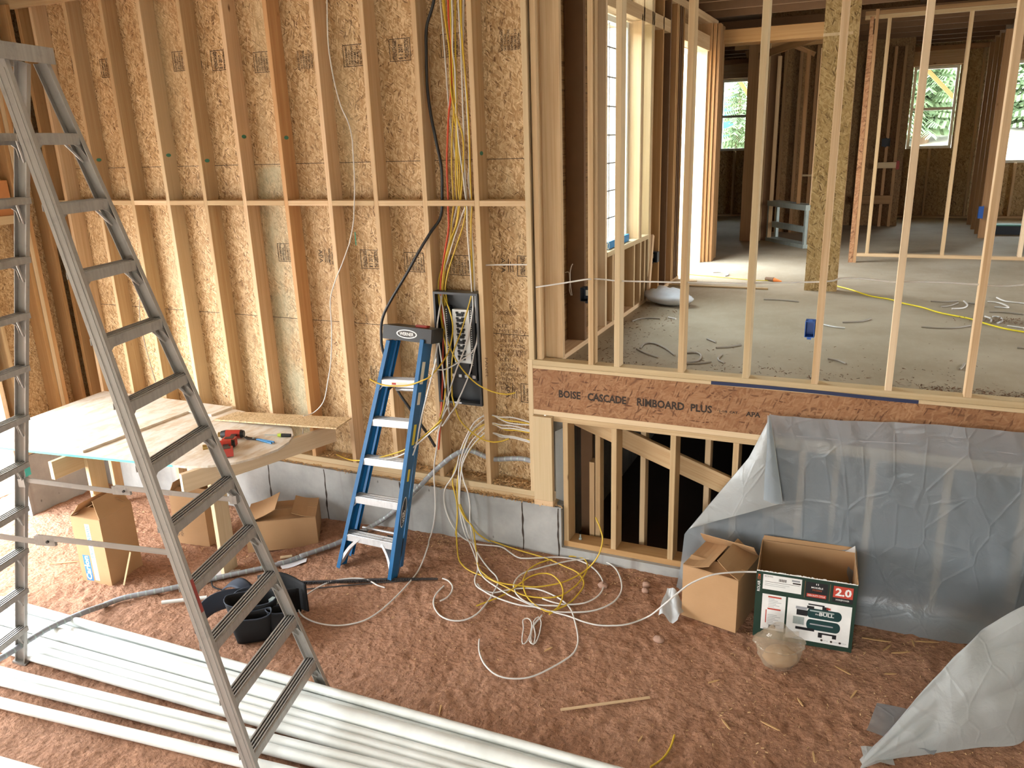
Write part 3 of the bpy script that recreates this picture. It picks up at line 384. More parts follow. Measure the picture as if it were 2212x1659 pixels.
('cable_offcut','white',0.0055,'OFF0',[(-1.667,4.201,1.507),(-1.585,4.244,1.507),(-1.499,4.165,1.507),(-1.471,4.057,1.507),(-1.493,3.979,1.507)]),
('cable_offcut','white',0.0055,'OFF1',[(-0.332,1.811,1.507),(-0.245,1.749,1.507),(-0.166,1.73,1.507)]),
('cable_offcut','grey2',0.0055,'OFF2',[(-0.193,1.942,1.507),(-0.08,1.998,1.507),(-0.02,2.07,1.507),(0.016,2.155,1.507)]),
('cable_offcut','grey2',0.0055,'OFF3',[(0.382,1.943,1.507),(0.512,1.931,1.507),(0.637,1.989,1.507),(0.729,2.093,1.507)]),
('cable_offcut','white',0.0055,'OFF4',[(0.865,2.479,1.507),(0.899,2.396,1.507),(0.885,2.257,1.507)]),
('cable_offcut','white',0.0055,'OFF5',[(0.919,2.481,1.507),(0.965,2.485,1.507),(0.976,2.35,1.507),(0.928,2.238,1.507)]),
('cable_offcut','white',0.0055,'OFF6',[(0.642,2.737,1.507),(0.726,2.786,1.507),(0.772,2.93,1.507),(0.759,3.118,1.507)]),
('cable_offcut','grey2',0.0055,'OFF7',[(0.493,3.046,1.507),(0.587,3.043,1.507),(0.712,3.105,1.507)]),
('cable_offcut','grey2',0.0055,'OFF8',[(0.566,2.809,1.507),(0.632,2.865,1.507),(0.706,3.02,1.507)]),
('cable_offcut','white',0.0055,'OFF9',[(0.944,3.14,1.507),(1.031,3.109,1.507),(1.08,2.91,1.507),(0.975,2.907,1.507)]),
('cable_offcut','white',0.0055,'OFF10',[(1.039,3.364,1.507),(1.086,3.206,1.507),(1.222,3.134,1.507)]),
('cable_offcut','grey2',0.0055,'OFF11',[(0.914,2.686,1.507),(1.03,2.695,1.507),(1.16,2.644,1.507)]),
('cable_offcut','grey2',0.0055,'OFF12',[(-0.918,2.752,1.507),(-0.771,2.762,1.507),(-0.601,2.721,1.507)]),
('cable_offcut','grey2',0.0055,'OFF13',[(-0.231,0.745,1.507),(-0.166,0.718,1.507),(-0.111,0.643,1.507)]),
('cable_offcut','grey2',0.0055,'OFF14',[(-1.833,1.502,1.507),(-1.804,1.616,1.507),(-1.725,1.668,1.507),(-1.632,1.666,1.507)]),
('cable_offcut','white',0.0055,'OFF15',[(-1.58,1.744,1.507),(-1.502,1.694,1.507)]),
('cable_offcut','grey2',0.0055,'OFF16',[(-1.542,0.618,1.507),(-1.454,0.522,1.507),(-1.332,0.431,1.507)]),
('cable_offcut','grey2',0.0055,'OFF17',[(-1.523,0.642,1.507),(-1.527,0.789,1.507),(-1.46,0.809,1.507),(-1.351,0.696,1.507),(-1.237,0.522,1.507)]),
('cable_offcut','grey2',0.0055,'OFF18',[(-1.177,0.609,1.507),(-1.107,0.638,1.507),(-1.058,0.562,1.507),(-1.056,0.431,1.507),(-1.122,0.362,1.507)]),
('cable_offcut','grey2',0.0055,'OFF19',[(-1.115,0.333,1.507),(-1.048,0.355,1.507),(-0.963,0.429,1.507)]),
('cable_offcut','grey2',0.0055,'OFF20',[(-1.004,0.822,1.507),(-0.931,0.863,1.507),(-0.846,0.962,1.507)]),
('cable_offcut','grey2',0.0055,'OFF21',[(-0.928,0.654,1.507),(-0.935,0.535,1.507),(-0.909,0.462,1.507),(-0.875,0.426,1.507)]),
('cable_offcut','grey2',0.0055,'OFF22',[(-1.116,1.069,1.507),(-1.033,0.979,1.507)]),
('cable_offcut','grey2',0.0055,'OFF23',[(0.562,0.727,1.507),(0.584,0.792,1.507),(0.601,0.887,1.507)]),
('cable_offcut','white',0.0055,'OFF24',[(0.986,2.156,1.507),(1.091,2.103,1.507)]),
('cable_offcut','grey2',0.0055,'OFF25',[(0.967,1.44,1.507),(1.018,1.428,1.507)]),
('cable_offcut','grey2',0.0055,'OFF26',[(0.79,3.043,1.507),(0.868,2.999,1.507),(0.905,2.914,1.507)]),
]
# ================================================================== SETTING
def struct(name, mb, mat, parent=None, label=None, cat=None):
    o = mb.build(name, mat, parent)
    if parent is None: o['kind'] = 'structure'; tag(o, label, cat)
    return o
# ---- dirt floor of the garage
def dirt_h(x, y):
    p = Vector((x, y, 0))
    h = noise.noise(p*1.1)*.020+noise.noise(p*4.3+Vector((5, 2, 0)))*.012
    k = abs(noise.noise(p*9+Vector((1, 7, 3))))*.020+noise.noise(p*23)*.009
    tread = max(0, noise.noise(p*1.3+Vector((9, 9, 2)))+.15)*.010*math.sin((x*.8+y*.6)*75+5*noise.noise(p*4))*(.5+noise.noise(p*14))
    return gz(x, y)+h*.6+k*.8+tread-.006
g = MB()
nx, ny = 560, 205
g.grid(lambda u, v: (-7.4+u*10.4, -3.6+v*3.72, dirt_h(-7.4+u*10.4, -3.6+v*3.72)), nx, ny)
floor = struct('floor', g, 'dirt', None, 'red dirt floor of the unfinished garage', 'dirt floor')
b = MB()
for x0, x1, y0, y1 in ((-9, 3, -7.2, -3.6), (-9, -7.4, -3.6, .12), (3, 5.2, -7.2, .12)): b.box(x0, x1, y0, y1, -.3, -.098)
b.build('dirt_apron', 'dirt', floor)
b = MB(); b.box(-60, 60, -60, 90, -.6, -.14)
struct('ground', b, 'gravel', None, 'pale gravel yard outside the garage', 'yard')
b = MB(); b.box(-2.1, 6, .12, 10.9, -.12, .0)  # floor plane coloured nearly black to keep the crawlspace in shade
struct('floor_crawlspace', b, 'shaded_soil', None, 'soil floor under the raised house, coloured dark for crawlspace shade', 'crawlspace floor')
# ---- foundation
b = MB(); b.box(-6.95, -1.907, -.03, .16, -.5, .4478); b.box(-1.907, 5.2, -.03, .12, -.5, .129); b.box(-6.95, -6.73, -.8, -.03, -.5, .4478)
b.box(-2.09, -1.95, .16, 10.9, -.5, 1.474)
fnd = struct('wall_foundation', b, 'concrete', None, 'grey poured concrete foundation under the stud walls', 'foundation')
b = MB()
for x in (-4.62, -4.02, -3.28, -2.215, -1.93): b.grid(lambda u, v: (x+.016*(u-.5)*(.5+abs(noise.noise(Vector((x, v*6, 1))))*1.6)+.01*noise.noise(Vector((x, v*4, 5))), -.0305, -.1+.54*v), 2, 26)
b.build('form_seam', 'ink', fnd)
# ---- back wall: tall sheathed stud wall
XA = -2.4787; SP = .4064
ZB, ZT = .5328, 4.215
b = MB(); b.box(-6.9, -2.1, .14, .152, .45, 4.36)
wb = struct('wall_back', b, 'osb_wall', None, 'tall garage wall of pale studs over stamped wafer board', 'wall')
beam('sill_plate', -6.75, -1.965, 0, .14, .4478, .490, 'spruce', wb)
beam('bottom_plate', -6.75, -2.111, 0, .14, .4905, ZB, 'spruce_pale', wb)
beam('top_plate', -6.9, -2.1, 0, .14, ZT, ZT+.075, 'spruce', wb)
beam('ledger', -6.9, -5.85, -.04, 0, 4.185, 4.33, 'spruce', wb)
b = MB(); b.box(-6.75, -2.14, .1385, .14, 2.887, 2.891); b.box(-6.75, -2.14, .1385, .14, 1.668, 1.672)
b.build('panel_seam', 'ink', wb)
edges = [XA+SP*k for k in range(-10, 1)]
mats = ['spruce', 'spruce', 'spruce', 'spruce_pale', 'spruce', 'spruce', 'fir_red', 'spruce', 'spruce', 'spruce', 'spruce']
for i, x in enumerate(edges): beam('stud', x-.038, x, 0, .14, ZB, ZT, mats[i], wb)
beam('stud', -2.141, -2.103, 0, .14, 1.538, ZT, 'spruce_pale', wb); beam('stud', -2.155, -2.117, 0, .14, ZB, 1.537, 'spruce_pale', wb)
beam('stud', -6.75, -6.712, 0, .14, ZB, ZT, 'fir_red', wb)
for a_, c_ in zip([-6.712]+edges, [e-.038 for e in edges]+[-2.141]):
    beam('blocking', a_, c_, 0, .14, 2.586, 2.624, 'spruce', wb, axis='x' if c_-a_ > .15 else 'z')
# inked grade stamps on the wafer board
def stamp(x, z, w_, h_, kind, parent, y=.1392):
    rows = ['RATED SHEATHING', '24/16  7/16 INCH', 'SIZED FOR SPACING', 'EXPOSURE 1', 'PRP-108 PS 2-10', 'THIS SIDE DOWN'] if kind != 1 else ['STRENGTH AXIS', '8 1 2017', 'THIS DIRECTION']
    n_ = len(rows); e = MB()
    for i, s in enumerate(rows): text('grade_stamp', s, h_*(.92-.2*(i % 2)), w_/n_*.72, 'ink', parent, (x+w_*(i+1)/n_, y-.0012, z+h_*.04), (R(90), R(-90), 0), bold=.02)
    if kind:
        for x0, x1, z0, z1 in ((x-.012, x+w_+.012, z-.006, z-.002), (x-.012, x+w_+.012, z+h_, z+h_+.004), (x-.012, x-.008, z-.002, z+h_), (x+w_+.008, x+w_+.012, z-.002, z+h_)): b = MB(); b.box(x0, x1, y-.0012, y-.0006, z0, z1); b.build('stamp_rule', 'ink', parent)
bays = [e for e in edges]
def stamp_word(s, x, z, w_, h_, rot, parent): text('grade_stamp', s, w_, h_, 'ink', parent, (x, .1385, z), (R(90), R(rot), 0))
for i, (e0, dx, zz, k) in enumerate([(0, .2, 3.66, 0), (1, .14, 3.62, 2), (2, .24, 3.60, 0), (3, .14, 3.62, 2), (4, .13, 3.60, 1), (5, .14, 3.56, 2), (6, .12, 3.55, 0), (7, .14, 3.55, 2), (8, .12, 3.56, 1), (9, .12, 3.56, 2), (10, .14, 3.56, 0), (6, .24, 2.12, 0), (7, .14, 2.11, 1), (8, .12, 2.10, 2), (9, .1, 2.09, 2), (10, .24, 2.10, 1), (7, .12, 1.2, 0), (8, .11, 1.18, 0), (10, .24, 1.17, 2), (5, .16, 2.14, 2)]):
    stamp(edges[e0]+dx*.9, zz, .145, .135, k, wb)
for x, z in ((edges[1]+.3, 3.66), (edges[3]+.32, 3.62), (edges[9]+.30, 3.59), (edges[6]+.13, 2.14), (edges[10]+.08, 2.12), (edges[10]+.08, 1.19), (edges[7]+.28, 2.13)):
    stamp_word('APA', x, z+.1, .105, .034, 90, wb)
    e = MB()
    for j in range(3): e.box(x+.055+.016*j, x+.06+.016*j, .1386, .139, z, z+.095-.02*j)
    e.build('grade_stamp', 'ink', wb)
# carpenter's circuit list written on the wafer board
for i, s in enumerate(['KIT', 'MST BED', 'MST BATH', 'GN BATH', 'GN/DR/ELEC', 'LIV/FRPS', 'DINING/KIT', 'KIT', 'EATN', 'FRIDGE', 'STAIRS/DWN', 'BSMT', 'BATH', 'DRYER']):
    text('pencil_note', s, min(.2, .028*len(s)), .024, 'ink_faint', wb, (-2.445+.012*(i % 3), .1386, 1.715-.036*i), (R(90), R(-3+2*(i % 3)), 0))
text('pencil_note', '< SMOKES >', .17, .03, 'ink_faint', wb, (-2.46, .1386, 1.81))
text('pencil_note', 'PANEL', .15, .022, 'ink_faint', wb, (-2.894, -.0006, 1.50), (R(90), R(90), 0))
text('pencil_note', 'PANEL', .15, .022, 'ink_faint', wb, (-2.488, -.0006, 1.52), (R(90), R(90), 0))
# paint marks sprayed on studs and board
for x0, z0, x1, z1, m_ in ((-3.36, 1.42, -3.33, 1.52, 'green_paint'), (-3.62, 2.28, -3.612, 2.38, 'teal')):
    b = MB(); b.box(x0, x1, .1382, .139, z0, z1); b.build('paint_mark', m_, wb)
for k, z in ((1, 2.96), (4, 2.93), (3, 2.98), (5, 3.10), (6, 3.08), (10, 2.93)):
    b = MB(); b.add([(edges[k]+.0012, .06+.026*math.cos(a_*.524)*(1+.3*noise.noise(Vector((a_, k, 0)))), z+.014*math.sin(a_*.524)*(1+.4*noise.noise(Vector((a_, k, 3))))) for a_ in range(12)], [tuple(range(12))]); b.build('paint_mark', 'green_paint', wb)
# ---- left wall beside the garage opening
b = MB(); b.box(-6.905, -6.892, -.83, .15, .45, 4.36); b.box(-6.905, -6.892, -5.4, -.83, 2.46, 4.36); b.box(-6.905, -6.892, -7.2, -5.4, -.2, 4.36)
wl = struct('wall_left', b, 'osb_side', None, 'short stud wall corner beside the garage door opening', 'wall')
for y0, m_ in ((-.075, 'fir_red'), (-.295, 'spruce_pale'), (-.258, 'fir_red'), (-.335, 'fir_red'), (-.70, 'spruce')): beam('stud', -6.89, -6.75, y0, y0+.036, .49, 4.215, m_, wl)
beam('bottom_plate', -6.89, -6.75, -.83, 0, .4478, .49, 'spruce', wl)
beam('trimmer', -6.89, -6.75, -.83, -.79, .49, 2.46, 'spruce_pale', wl); beam('trimmer', -6.89, -6.75, -5.44, -5.4, -.1, 2.46, 'spruce', wl)
beam('header', -6.87, -6.77, -5.44, -.36, 2.53, 2.82, 'orange_lit_board', wl); beam('header_plate', -6.89, -6.75, -5.44, -.36, 2.46, 2.53, 'spruce_pale', wl)  # orange light on the header is put into its board colour
for y0 in (-1.3, -1.9, -2.5, -3.1, -3.7, -4.3, -4.9, -5.9, -6.5): beam('stud', -6.89, -6.75, y0, y0+.038, 2.82 if y0 > -5.4 else -.1, 4.215, 'spruce', wl)
# ---- unseen garage ceiling and walls, coloured pale to bounce neutral fill light
b = MB(); b.box(-6.95, 5.2, -7.2, .15, 4.36, 4.42); struct('ceiling_garage', b, 'vinyl', None, 'unseen garage ceiling coloured pale to bounce neutral light', 'ceiling')
b = MB(); b.box(5.0, 5.1, -7.2, .1, -.3, 4.4); struct('wall_east', b, 'vinyl', None, 'unseen garage side wall coloured pale to bounce neutral light', 'wall')
b = MB(); b.box(-6.95, -1.2, -7.12, -7.0, -.3, 4.4); b.box(0, 5.1, -7.12, -7.0, -.3, 4.4); b.box(-1.2, 0, -7.12, -7.0, 2.1, 4.4)  # unseen front wall; its opening is added to light the scene frontally
struct('wall_front', b, 'vinyl', None, 'unseen pale front garage wall with an opening added for frontal light', 'wall')
# ---- right wall: open stud partition on the rim board of the raised house
b = MB(); b.box(-2.116, 5.0, 0, .03, 1.1725, 1.4745)
wr = struct('wall_right', b, 'osb_rim', None, 'open stud partition standing on the printed rim board', 'wall')
beam('subfloor_edge', -2.116, 5.0, -.002, .09, 1.475, 1.4995, 'spruce_pale', wr)
beam('bottom_plate', -2.116, 5.0, 0, .09, 1.4998, 1.5375, 'spruce_pale', wr)
beam('top_plate', -2.1, 5.0, 0, .09, 4.215, 4.29, 'spruce', wr)
for x, m_ in ((-1.7059, 'spruce'), (-1.5255, 'spruce_pale'), (-1.0968, 'spruce'), (-.690, 'spruce_pale'), (-.284, 'spruce'), (.122, 'spruce_pale'), (.529, 'spruce'), (.935, 'spruce'), (1.342, 'spruce_pale'), (1.748, 'spruce'), (2.154, 'spruce'), (2.56, 'spruce')):
    beam('stud', x, x+.038, 0, .089, 1.5375, 4.215, m_, wr)
beam('post', -2.09, -1.925, .10, .138, 1.5375, 4.215, 'spruce', wr)
beam('post', -2.09, -2.052, .02, .10, 1.5375, 4.215, 'spruce', wr)
# printed text on the rim board
for s, x0, x1, z, h_ in (('BOISE', -1.923, -1.762, 1.280, .056), ('CASCADE', -1.712, -1.437, 1.280, .056), ('RIMBOARD', -1.363, -1.045, 1.280, .056), ('PLUS', -1.004, -.866, 1.282, .052), ('1-1/8  CAT.', -.82, -.70, 1.296, .016), ('APA', -.655, -.565, 1.288, .032)):
    text('printed_text', s, x1-x0, h_, 'ink', wr, (x0, -.0008, z), bold=.035)
text('printed_text', '®', .02, .02, 'ink', wr, (-1.432, -.0008, 1.312))
tp = MB(); tp.grid(lambda u, v: (-.88+u*1.186, -.0035-.0015*math.sin(u*9), 1.478+v*.022+.003*math.sin(u*5)), 24, 1); tp.build('tape_strip', 'blue_tape', wr)
# lower framing under the rim
beam('header_plate', -2.116, 5.0, 0, .14, 1.1347, 1.1723, 'spruce_pale', wr); beam('header_plate', -1.966, 5.0, 0, .14, 1.0965, 1.1345, 'spruce', wr)
beam('sill_plate', -1.9, 5.0, 0, .14, .129, .1734, 'fir_red', wr)
for x in (-1.898, -1.540, -1.130, -.722, -.316, .090, .497, .903, 1.31, 1.716, 2.12, 2.53): beam('cripple_stud', x, x+.038, 0, .14, .1734, 1.0965, 'spruce', wr)
for x in (-1.385, -.935, -.53, -.12): beam('cripple_stud', x, x+.038, .19, .28, 0, 1.09, 'spruce_pale', wr)
for x in (-1.76, -1.715): beam('cripple_stud', x, x+.038, .17, .26, 0, 1.09 if x > -1.74 else .75, 'spruce', wr)
beam('cripple_stud', -1.87, -1.78, .30, .34, 0, 1.09, 'dark_wood', wr)
beam2('brace', (-1.95, .16, 1.135), (-.30, .16, .56), .135, .038, (.3, 0, 1), 'spruce', wr)
beam('corner_board', -2.111, -1.966, -.04, -.001, .492, 1.1345, 'spruce_pale', wr); beam('corner_block', -2.111, -1.966, -.04, -.001, .4478, .491, 'spruce', wr, axis='x')
b = MB(); b.grid(lambda u, v: (-1.958+.03*u, .005+.09*u, .50+.52*v-.06*u*(1-v)), 3, 6); b.build('house_wrap', 'poly_thick', wr)
for x in (-1.80, -1.14): 
    b = MB(); b.cyl((x+.01, .055, .173), (x+.01, .055, .215), .006, n=8); b.cyl((x+.01, .055, .176), (x+.01, .055, .188), .013, n=6); b.build('anchor_bolt', 'galv', wr)
# ---- raised house floor
b = MB(); b.box(-2.09, 6.0, .03, 10.95, 1.475, 1.4995); b.box(-4.6, -2.09, 5.2, 10.95, 1.475, 1.4995)
struct('floor_house', b, 'subfloor', None, 'dusty wood subfloor of the raised house', 'subfloor')
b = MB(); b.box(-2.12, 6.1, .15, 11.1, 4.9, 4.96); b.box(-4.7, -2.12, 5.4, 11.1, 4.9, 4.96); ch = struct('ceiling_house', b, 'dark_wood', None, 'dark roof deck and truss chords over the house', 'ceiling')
b = MB(); b.box(-2.1, 6.1, .1, .15, 4.25, 4.96); b.build('gable_board', 'osb_dark', ch)
for i, y in enumerate([.45, 1.06, 1.67, 2.28, 2.9, 3.5, 4.1, 4.72, 5.33, 6.5, 7.2, 7.9, 8.6, 9.3, 10.0, 10.6]): beam('truss_chord', -2.1 if y < 5.2 else -4.6, 6.0, y, y+.038, 4.31, 4.40, 'dark_wood', ch)
for y in (5.36, 6.0, 7.25): beam('truss_chord', -2.05, -.5, y, y+.06, 4.02+.05*(y-5.3), 4.17+.05*(y-5.3), 'fir_red', ch)
beam2('truss_web', (-1.9, 7.3, 4.05), (-1.2, 7.3, 4.35), .09, .038, (0, 0, 1), 'weathered', ch); beam2('truss_web', (-1.75, 7.35, 4.35), (-1.0, 7.35, 4.0), .06, .038, (0, 0, 1), 'weathered', ch)
# ---- house left exterior wall
SO = dict(y0=1.18, y1=2.52, z0=2.10, z1=3.93); DO = dict(y0=3.72, y1=4.98, z1=3.92)
b = MB()
def wx(y0, y1, z0, z1): b.box(-2.105, -2.092, y0, y1, z0, z1)
wx(.15, SO['y0'], 1.47, 4.95); wx(SO['y0'], SO['y1'], 1.47, SO['z0']); wx(SO['y0'], SO['y1'], 3.99, 4.08); wx(SO['y0'], SO['y1'], 4.62, 4.95); wx(SO['y1'], DO['y0'], 1.47, 4.95); wx(DO['y0'], DO['y1'], DO['z1'], 4.95); wx(DO['y1'], 5.45, 1.47, 4.95)
b.box(-4.6, -2.1, 5.42, 5.45, -.5, 4.95); b.box(-4.66, -4.6, 5.4, 11.1, -.5, 4.95)
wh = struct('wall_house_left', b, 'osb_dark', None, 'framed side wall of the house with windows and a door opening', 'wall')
b = MB(); b.box(-4.66, -2.106, 5.40, 5.415, -.5, 4.95); b.build('outer_sheathing', 'plywood', wh)  # pale face added so the wing's outer wall reads as brightly lit
beam('bottom_plate', -2.09, -1.95, .14, DO['y0'], 1.4998, 1.5375, 'spruce', wh); beam('top_plate', -2.09, -1.95, .14, 5.45, 4.215, 4.29, 'spruce', wh)
for y, m_, z0, z1 in ((.63, 'dark_wood', 1.5375, 4.215), (1.13, 'spruce_pale', 1.5375, 4.215), (2.10, 'spruce_pale', 2.13, 3.98), (2.155, 'spruce', 1.5375, 4.215), (2.43, 'spruce_pale', 1.5375, 4.215), (2.48, 'spruce', 1.5375, 4.215), (2.82, 'fir_red', 1.5375, 4.215), (3.10, 'dark_wood', 1.5375, 4.215), (3.36, 'fir_red', 1.5375, 4.215), (3.42, 'fir_red', 1.5375, 4.215), (3.50, 'dark_wood', 1.5375, 4.215), (3.58, 'dark_wood', 1.5375, 4.215), (3.655, 'fir_red', 1.5375, 4.215)):
    beam('stud', -2.09, -1.95, y, y+.038, z0, z1, m_, wh)
for y in (1.32, 1.62, 1.95, 2.3): beam('cripple_stud', -2.09, -1.95, y, y+.038, 1.5375, 2.09, 'spruce', wh)
beam('window_sill', -2.09, -1.945, 1.168, 2.43, 2.09, 2.13, 'spruce_pale', wh); beam('window_header', -2.09, -1.95, 1.168, 3.1, 3.93, 4.04, 'spruce', wh)
beam2('loose_board', (-1.93, 2.36, 1.51), (-1.96, 2.62, 2.1), .05, .025, (0, 1, 0), 'spruce', wh)
beam('door_jamb', -2.13, -1.965, 4.94, 4.98, 1.5, 3.92, 'spruce_pale', wh); beam('door_jamb', -2.13, -1.965, 3.70, 3.725, 1.5, 3.92, 'spruce', wh); beam('door_header', -2.12, -1.95, 3.70, 4.98, 3.92, 4.08, 'spruce', wh)
for y, m_ in ((4.985, 'fir_red'), (5.025, 'fir_red'), (5.065, 'fir_red')): beam('stud', -2.09, -1.93, y, y+.037, 1.5, 4.215, m_, wh)
for x, y, m_ in ((-1.925, 5.03, 'fir_red'), (-1.885, 5.06, 'weathered'), (-1.90, 5.3, 'weathered')): beam('stud', x, x+.036, y, y+.14, 1.5, 4.215, m_, wh)
# windows of the side wall
def window(name, x0, x1, y0, y1, z0, z1, label, plane='y', grid=None, rail=True, mat='vinyl'):
    """vinyl window; plane 'y' faces Y, 'x' faces X"""
    wn = empty(name, ((x0+x1)/2, (y0+y1)/2, z0), 0, label, 'window', None, 'structure')
    hx, hy, hz = (x1-x0)/2, (y1-y0)/2, z1-z0; f = .045
    m = MB()
    if plane == 'y':
        m.box(-hx, -hx+f, -hy, hy, 0, hz); m.box(hx-f, hx, -hy, hy, 0, hz); m.box(-hx+f, hx-f, -hy, hy, 0, f); m.box(-hx+f, hx-f, -hy, hy, hz-f, hz)
    else:
        m.box(-hx, hx, -hy, -hy+f, 0, hz); m.box(-hx, hx, hy-f, hy, 0, hz); m.box(-hx, hx, -hy+f, hy-f, 0, f); m.box(-hx, hx, -hy+f, hy-f, hz-f, hz)
    fr = m.build('window_frame', mat, wn)
    if rail:
        m = MB(); (m.box(-hx+f, hx-f, -hy*.8, hy*.8, hz*.47, hz*.47+.045) if plane == 'y' else m.box(-hx*.8, hx*.8, -hy+f, hy-f, hz*.47, hz*.47+.045)); m.build('meeting_rail', mat, wn)
    if grid:
        m = MB(); nx_, nz_ = grid
        for i in range(1, nz_): z = hz*i/nz_; (m.box(-hx+f, hx-f, -.004, .004, z-.006, z+.006) if plane == 'y' else m.box(-.004, .004, -hy+f, hy-f, z-.006, z+.006))
        for i in range(1, nx_):
            t = -1+2*i/nx_; (m.box(hx*t-.006, hx*t+.006, -.004, .004, f, hz-f) if plane == 'y' else m.box(-.004, .004, hy*t-.006, hy*t+.006, f, hz-f))
        m.build('muntin_grid', 'grey', wn)
    m = MB(); (m.box(-hx+f, hx-f, .004, .008, f, hz-f) if plane == 'y' else m.box(-.012, -.008, -hy+f, hy-f, f, hz-f)); m.build('pane', 'glass', wn)
    return wn
window('window_1', -2.12, -2.06, 1.19, 2.10, 2.13, 3.92, 'tall gridded window in the house side wall', 'x', (4, 8), False)
window('window_2', -2.12, -2.06, 2.19, 2.42, 2.13, 3.92, 'narrow sidelight window beyond the gridded one', 'x', None, False)
window('window_3', -2.12, -2.06, 1.3, 2.4, 4.09, 4.6, 'transom window above the gridded side window', 'x', None, False)
# ---- far wall of the house
b = MB(); wins = [(-2.89, -2.35, 2.70, 3.96), (.30, 1.0, 2.66, 3.98), (1.62, 2.75, 2.40, 3.99)]
xs = -4.6
for x0, x1, z0, z1 in wins:
    b.box(xs, x0, 11.0, 11.02, -.5, 4.95); b.box(x0, x1, 11.0, 11.02, -.5, z0); b.box(x0, x1, 11.0, 11.02, z1, 4.95); xs = x1
b.box(xs, 6.05, 11.0, 11.02, -.5, 4.95)
wf = struct('wall_house_far', b, 'osb_column', None, 'far exterior wall of the house with three windows', 'wall')
for i, x in enumerate([-4.4, -3.9, -3.4, -2.97, -2.6, -2.31, -1.9, -1.5, -1.1, -.7, -.3, .0, .24, .66, 1.03, 1.3, 1.55, 1.95, 2.3, 2.78, 3.2, 3.6, 4.0, 4.4, 4.8]):
    hit = [w_ for w_ in wins if w_[0] < x+.019 < w_[1]]
    beam('stud', x, x+.038, 10.86, 11.0, 1.5375, hit[0][2] if hit else 4.215, 'spruce', wf)
beam('bottom_plate', -4.6, 6.0, 10.86, 11.0, 1.4998, 1.5375, 'spruce', wf); beam('top_plate', -4.6, 6.0, 10.86, 11.0, 4.215, 4.29, 'weathered', wf)
for (x0, x1, z0, z1), l in zip(wins, ('far window showing blue tarp and spruce', 'double hung far window showing a dirt bank', 'bright far window at the right picture edge')):
    beam('window_header', x0-.04, x1+.04, 10.88, 11.0, z1+.01, z1+.25, 'spruce', wf)
    window('window_%d' % (4+wins.index((x0, x1, z0, z1))), x0+.01, x1-.01, 10.95, 11.03, z0, z1, l, 'y', None, l[0] != 'b')
# ---- right end of the house, out of view, its opening added for light
b = MB(); b.box(5.1, 5.15, .1, 1.7, -.5, 4.95); b.box(5.1, 5.15, 3.3, 11.05, -.5, 4.95); b.box(5.1, 5.15, 1.7, 3.3, 3.9, 4.95); b.box(5.1, 5.15, 1.7, 3.3, -.5, 1.49)
struct('wall_house_right', b, 'osb_side', None, 'right end wall of the house with an unseen opening added for light', 'wall')
# ---- interior partitions
b = MB(); b.prism(bbox_box(-.019, .019, -.045, .045, 0, 0), -2.0, 2.0)
wp = tag(b.build('wall_partition', 'spruce', None, (1.7, 5.9, 1.5185), (0, R(90), 0)), 'open stud partition across the middle of the house', 'partition', None, 'structure')
def pbeam(name, x0, x1, y0, y1, z0, z1, mat, axis=None):
    o = beam(name, x0, x1, y0, y1, z0, z1, mat); mw = o.matrix_basis.copy(); o.parent = wp
    P = Matrix.Translation((1.7, 5.9, 1.5185)) @ Euler((0, R(90), 0)).to_matrix().to_4x4(); o.matrix_basis = P.inverted() @ mw
for x, m_ in ((-.305, 'weathered'), (-.12, 'spruce'), (.705, 'spruce'), (1.50, 'spruce_pale'), (2.3, 'spruce'), (3.1, 'spruce')): pbeam('stud', x, x+.04, 5.86, 5.95, 1.5375, 4.215, m_)
pbeam('top_plate', -.36, 3.7, 5.86, 5.95, 4.215, 4.255, 'spruce'); pbeam('top_plate', -.36, 3.7, 5.86, 5.95, 4.256, 4.30, 'weathered')
# a second, dark return wall with the hearth framing
b = MB(); b.box(-1.4, .24, 9.5, 9.52, 1.5, 4.9); b.box(.24, .26, 9.5, 10.9, 1.5, 4.9)
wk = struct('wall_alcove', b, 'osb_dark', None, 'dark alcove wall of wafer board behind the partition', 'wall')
for x in (-.34, -.02, .12): beam('stud', x, x+.045, 9.36, 9.5, 1.5, 4.2, 'weathered', wk)
beam('shelf', -.36, .14, 9.30, 9.36, 1.86, 1.99, 'weathered', wk, axis='x')
beam('blocking', -.10, .17, 9.33, 9.36, 2.41, 2.50, 'spruce_pale', wk, axis='x')
b = MB(); b.box(.165, .21, 9.325, 9.36, 2.39, 2.52); b.build('red_tag', 'red_paint', wk)
b = MB(); b.box(1.40, 1.42, 8.0, 10.86, 1.5, 4.9); wv = struct('wall_closet', b, 'osb_dark', None, 'dark closet wall near the right far window', 'wall')
for y in (8.0, 8.5, 9.1, 9.8): beam('stud', 1.28, 1.40, y, y+.04, 1.5, 4.2, 'weathered', wv)
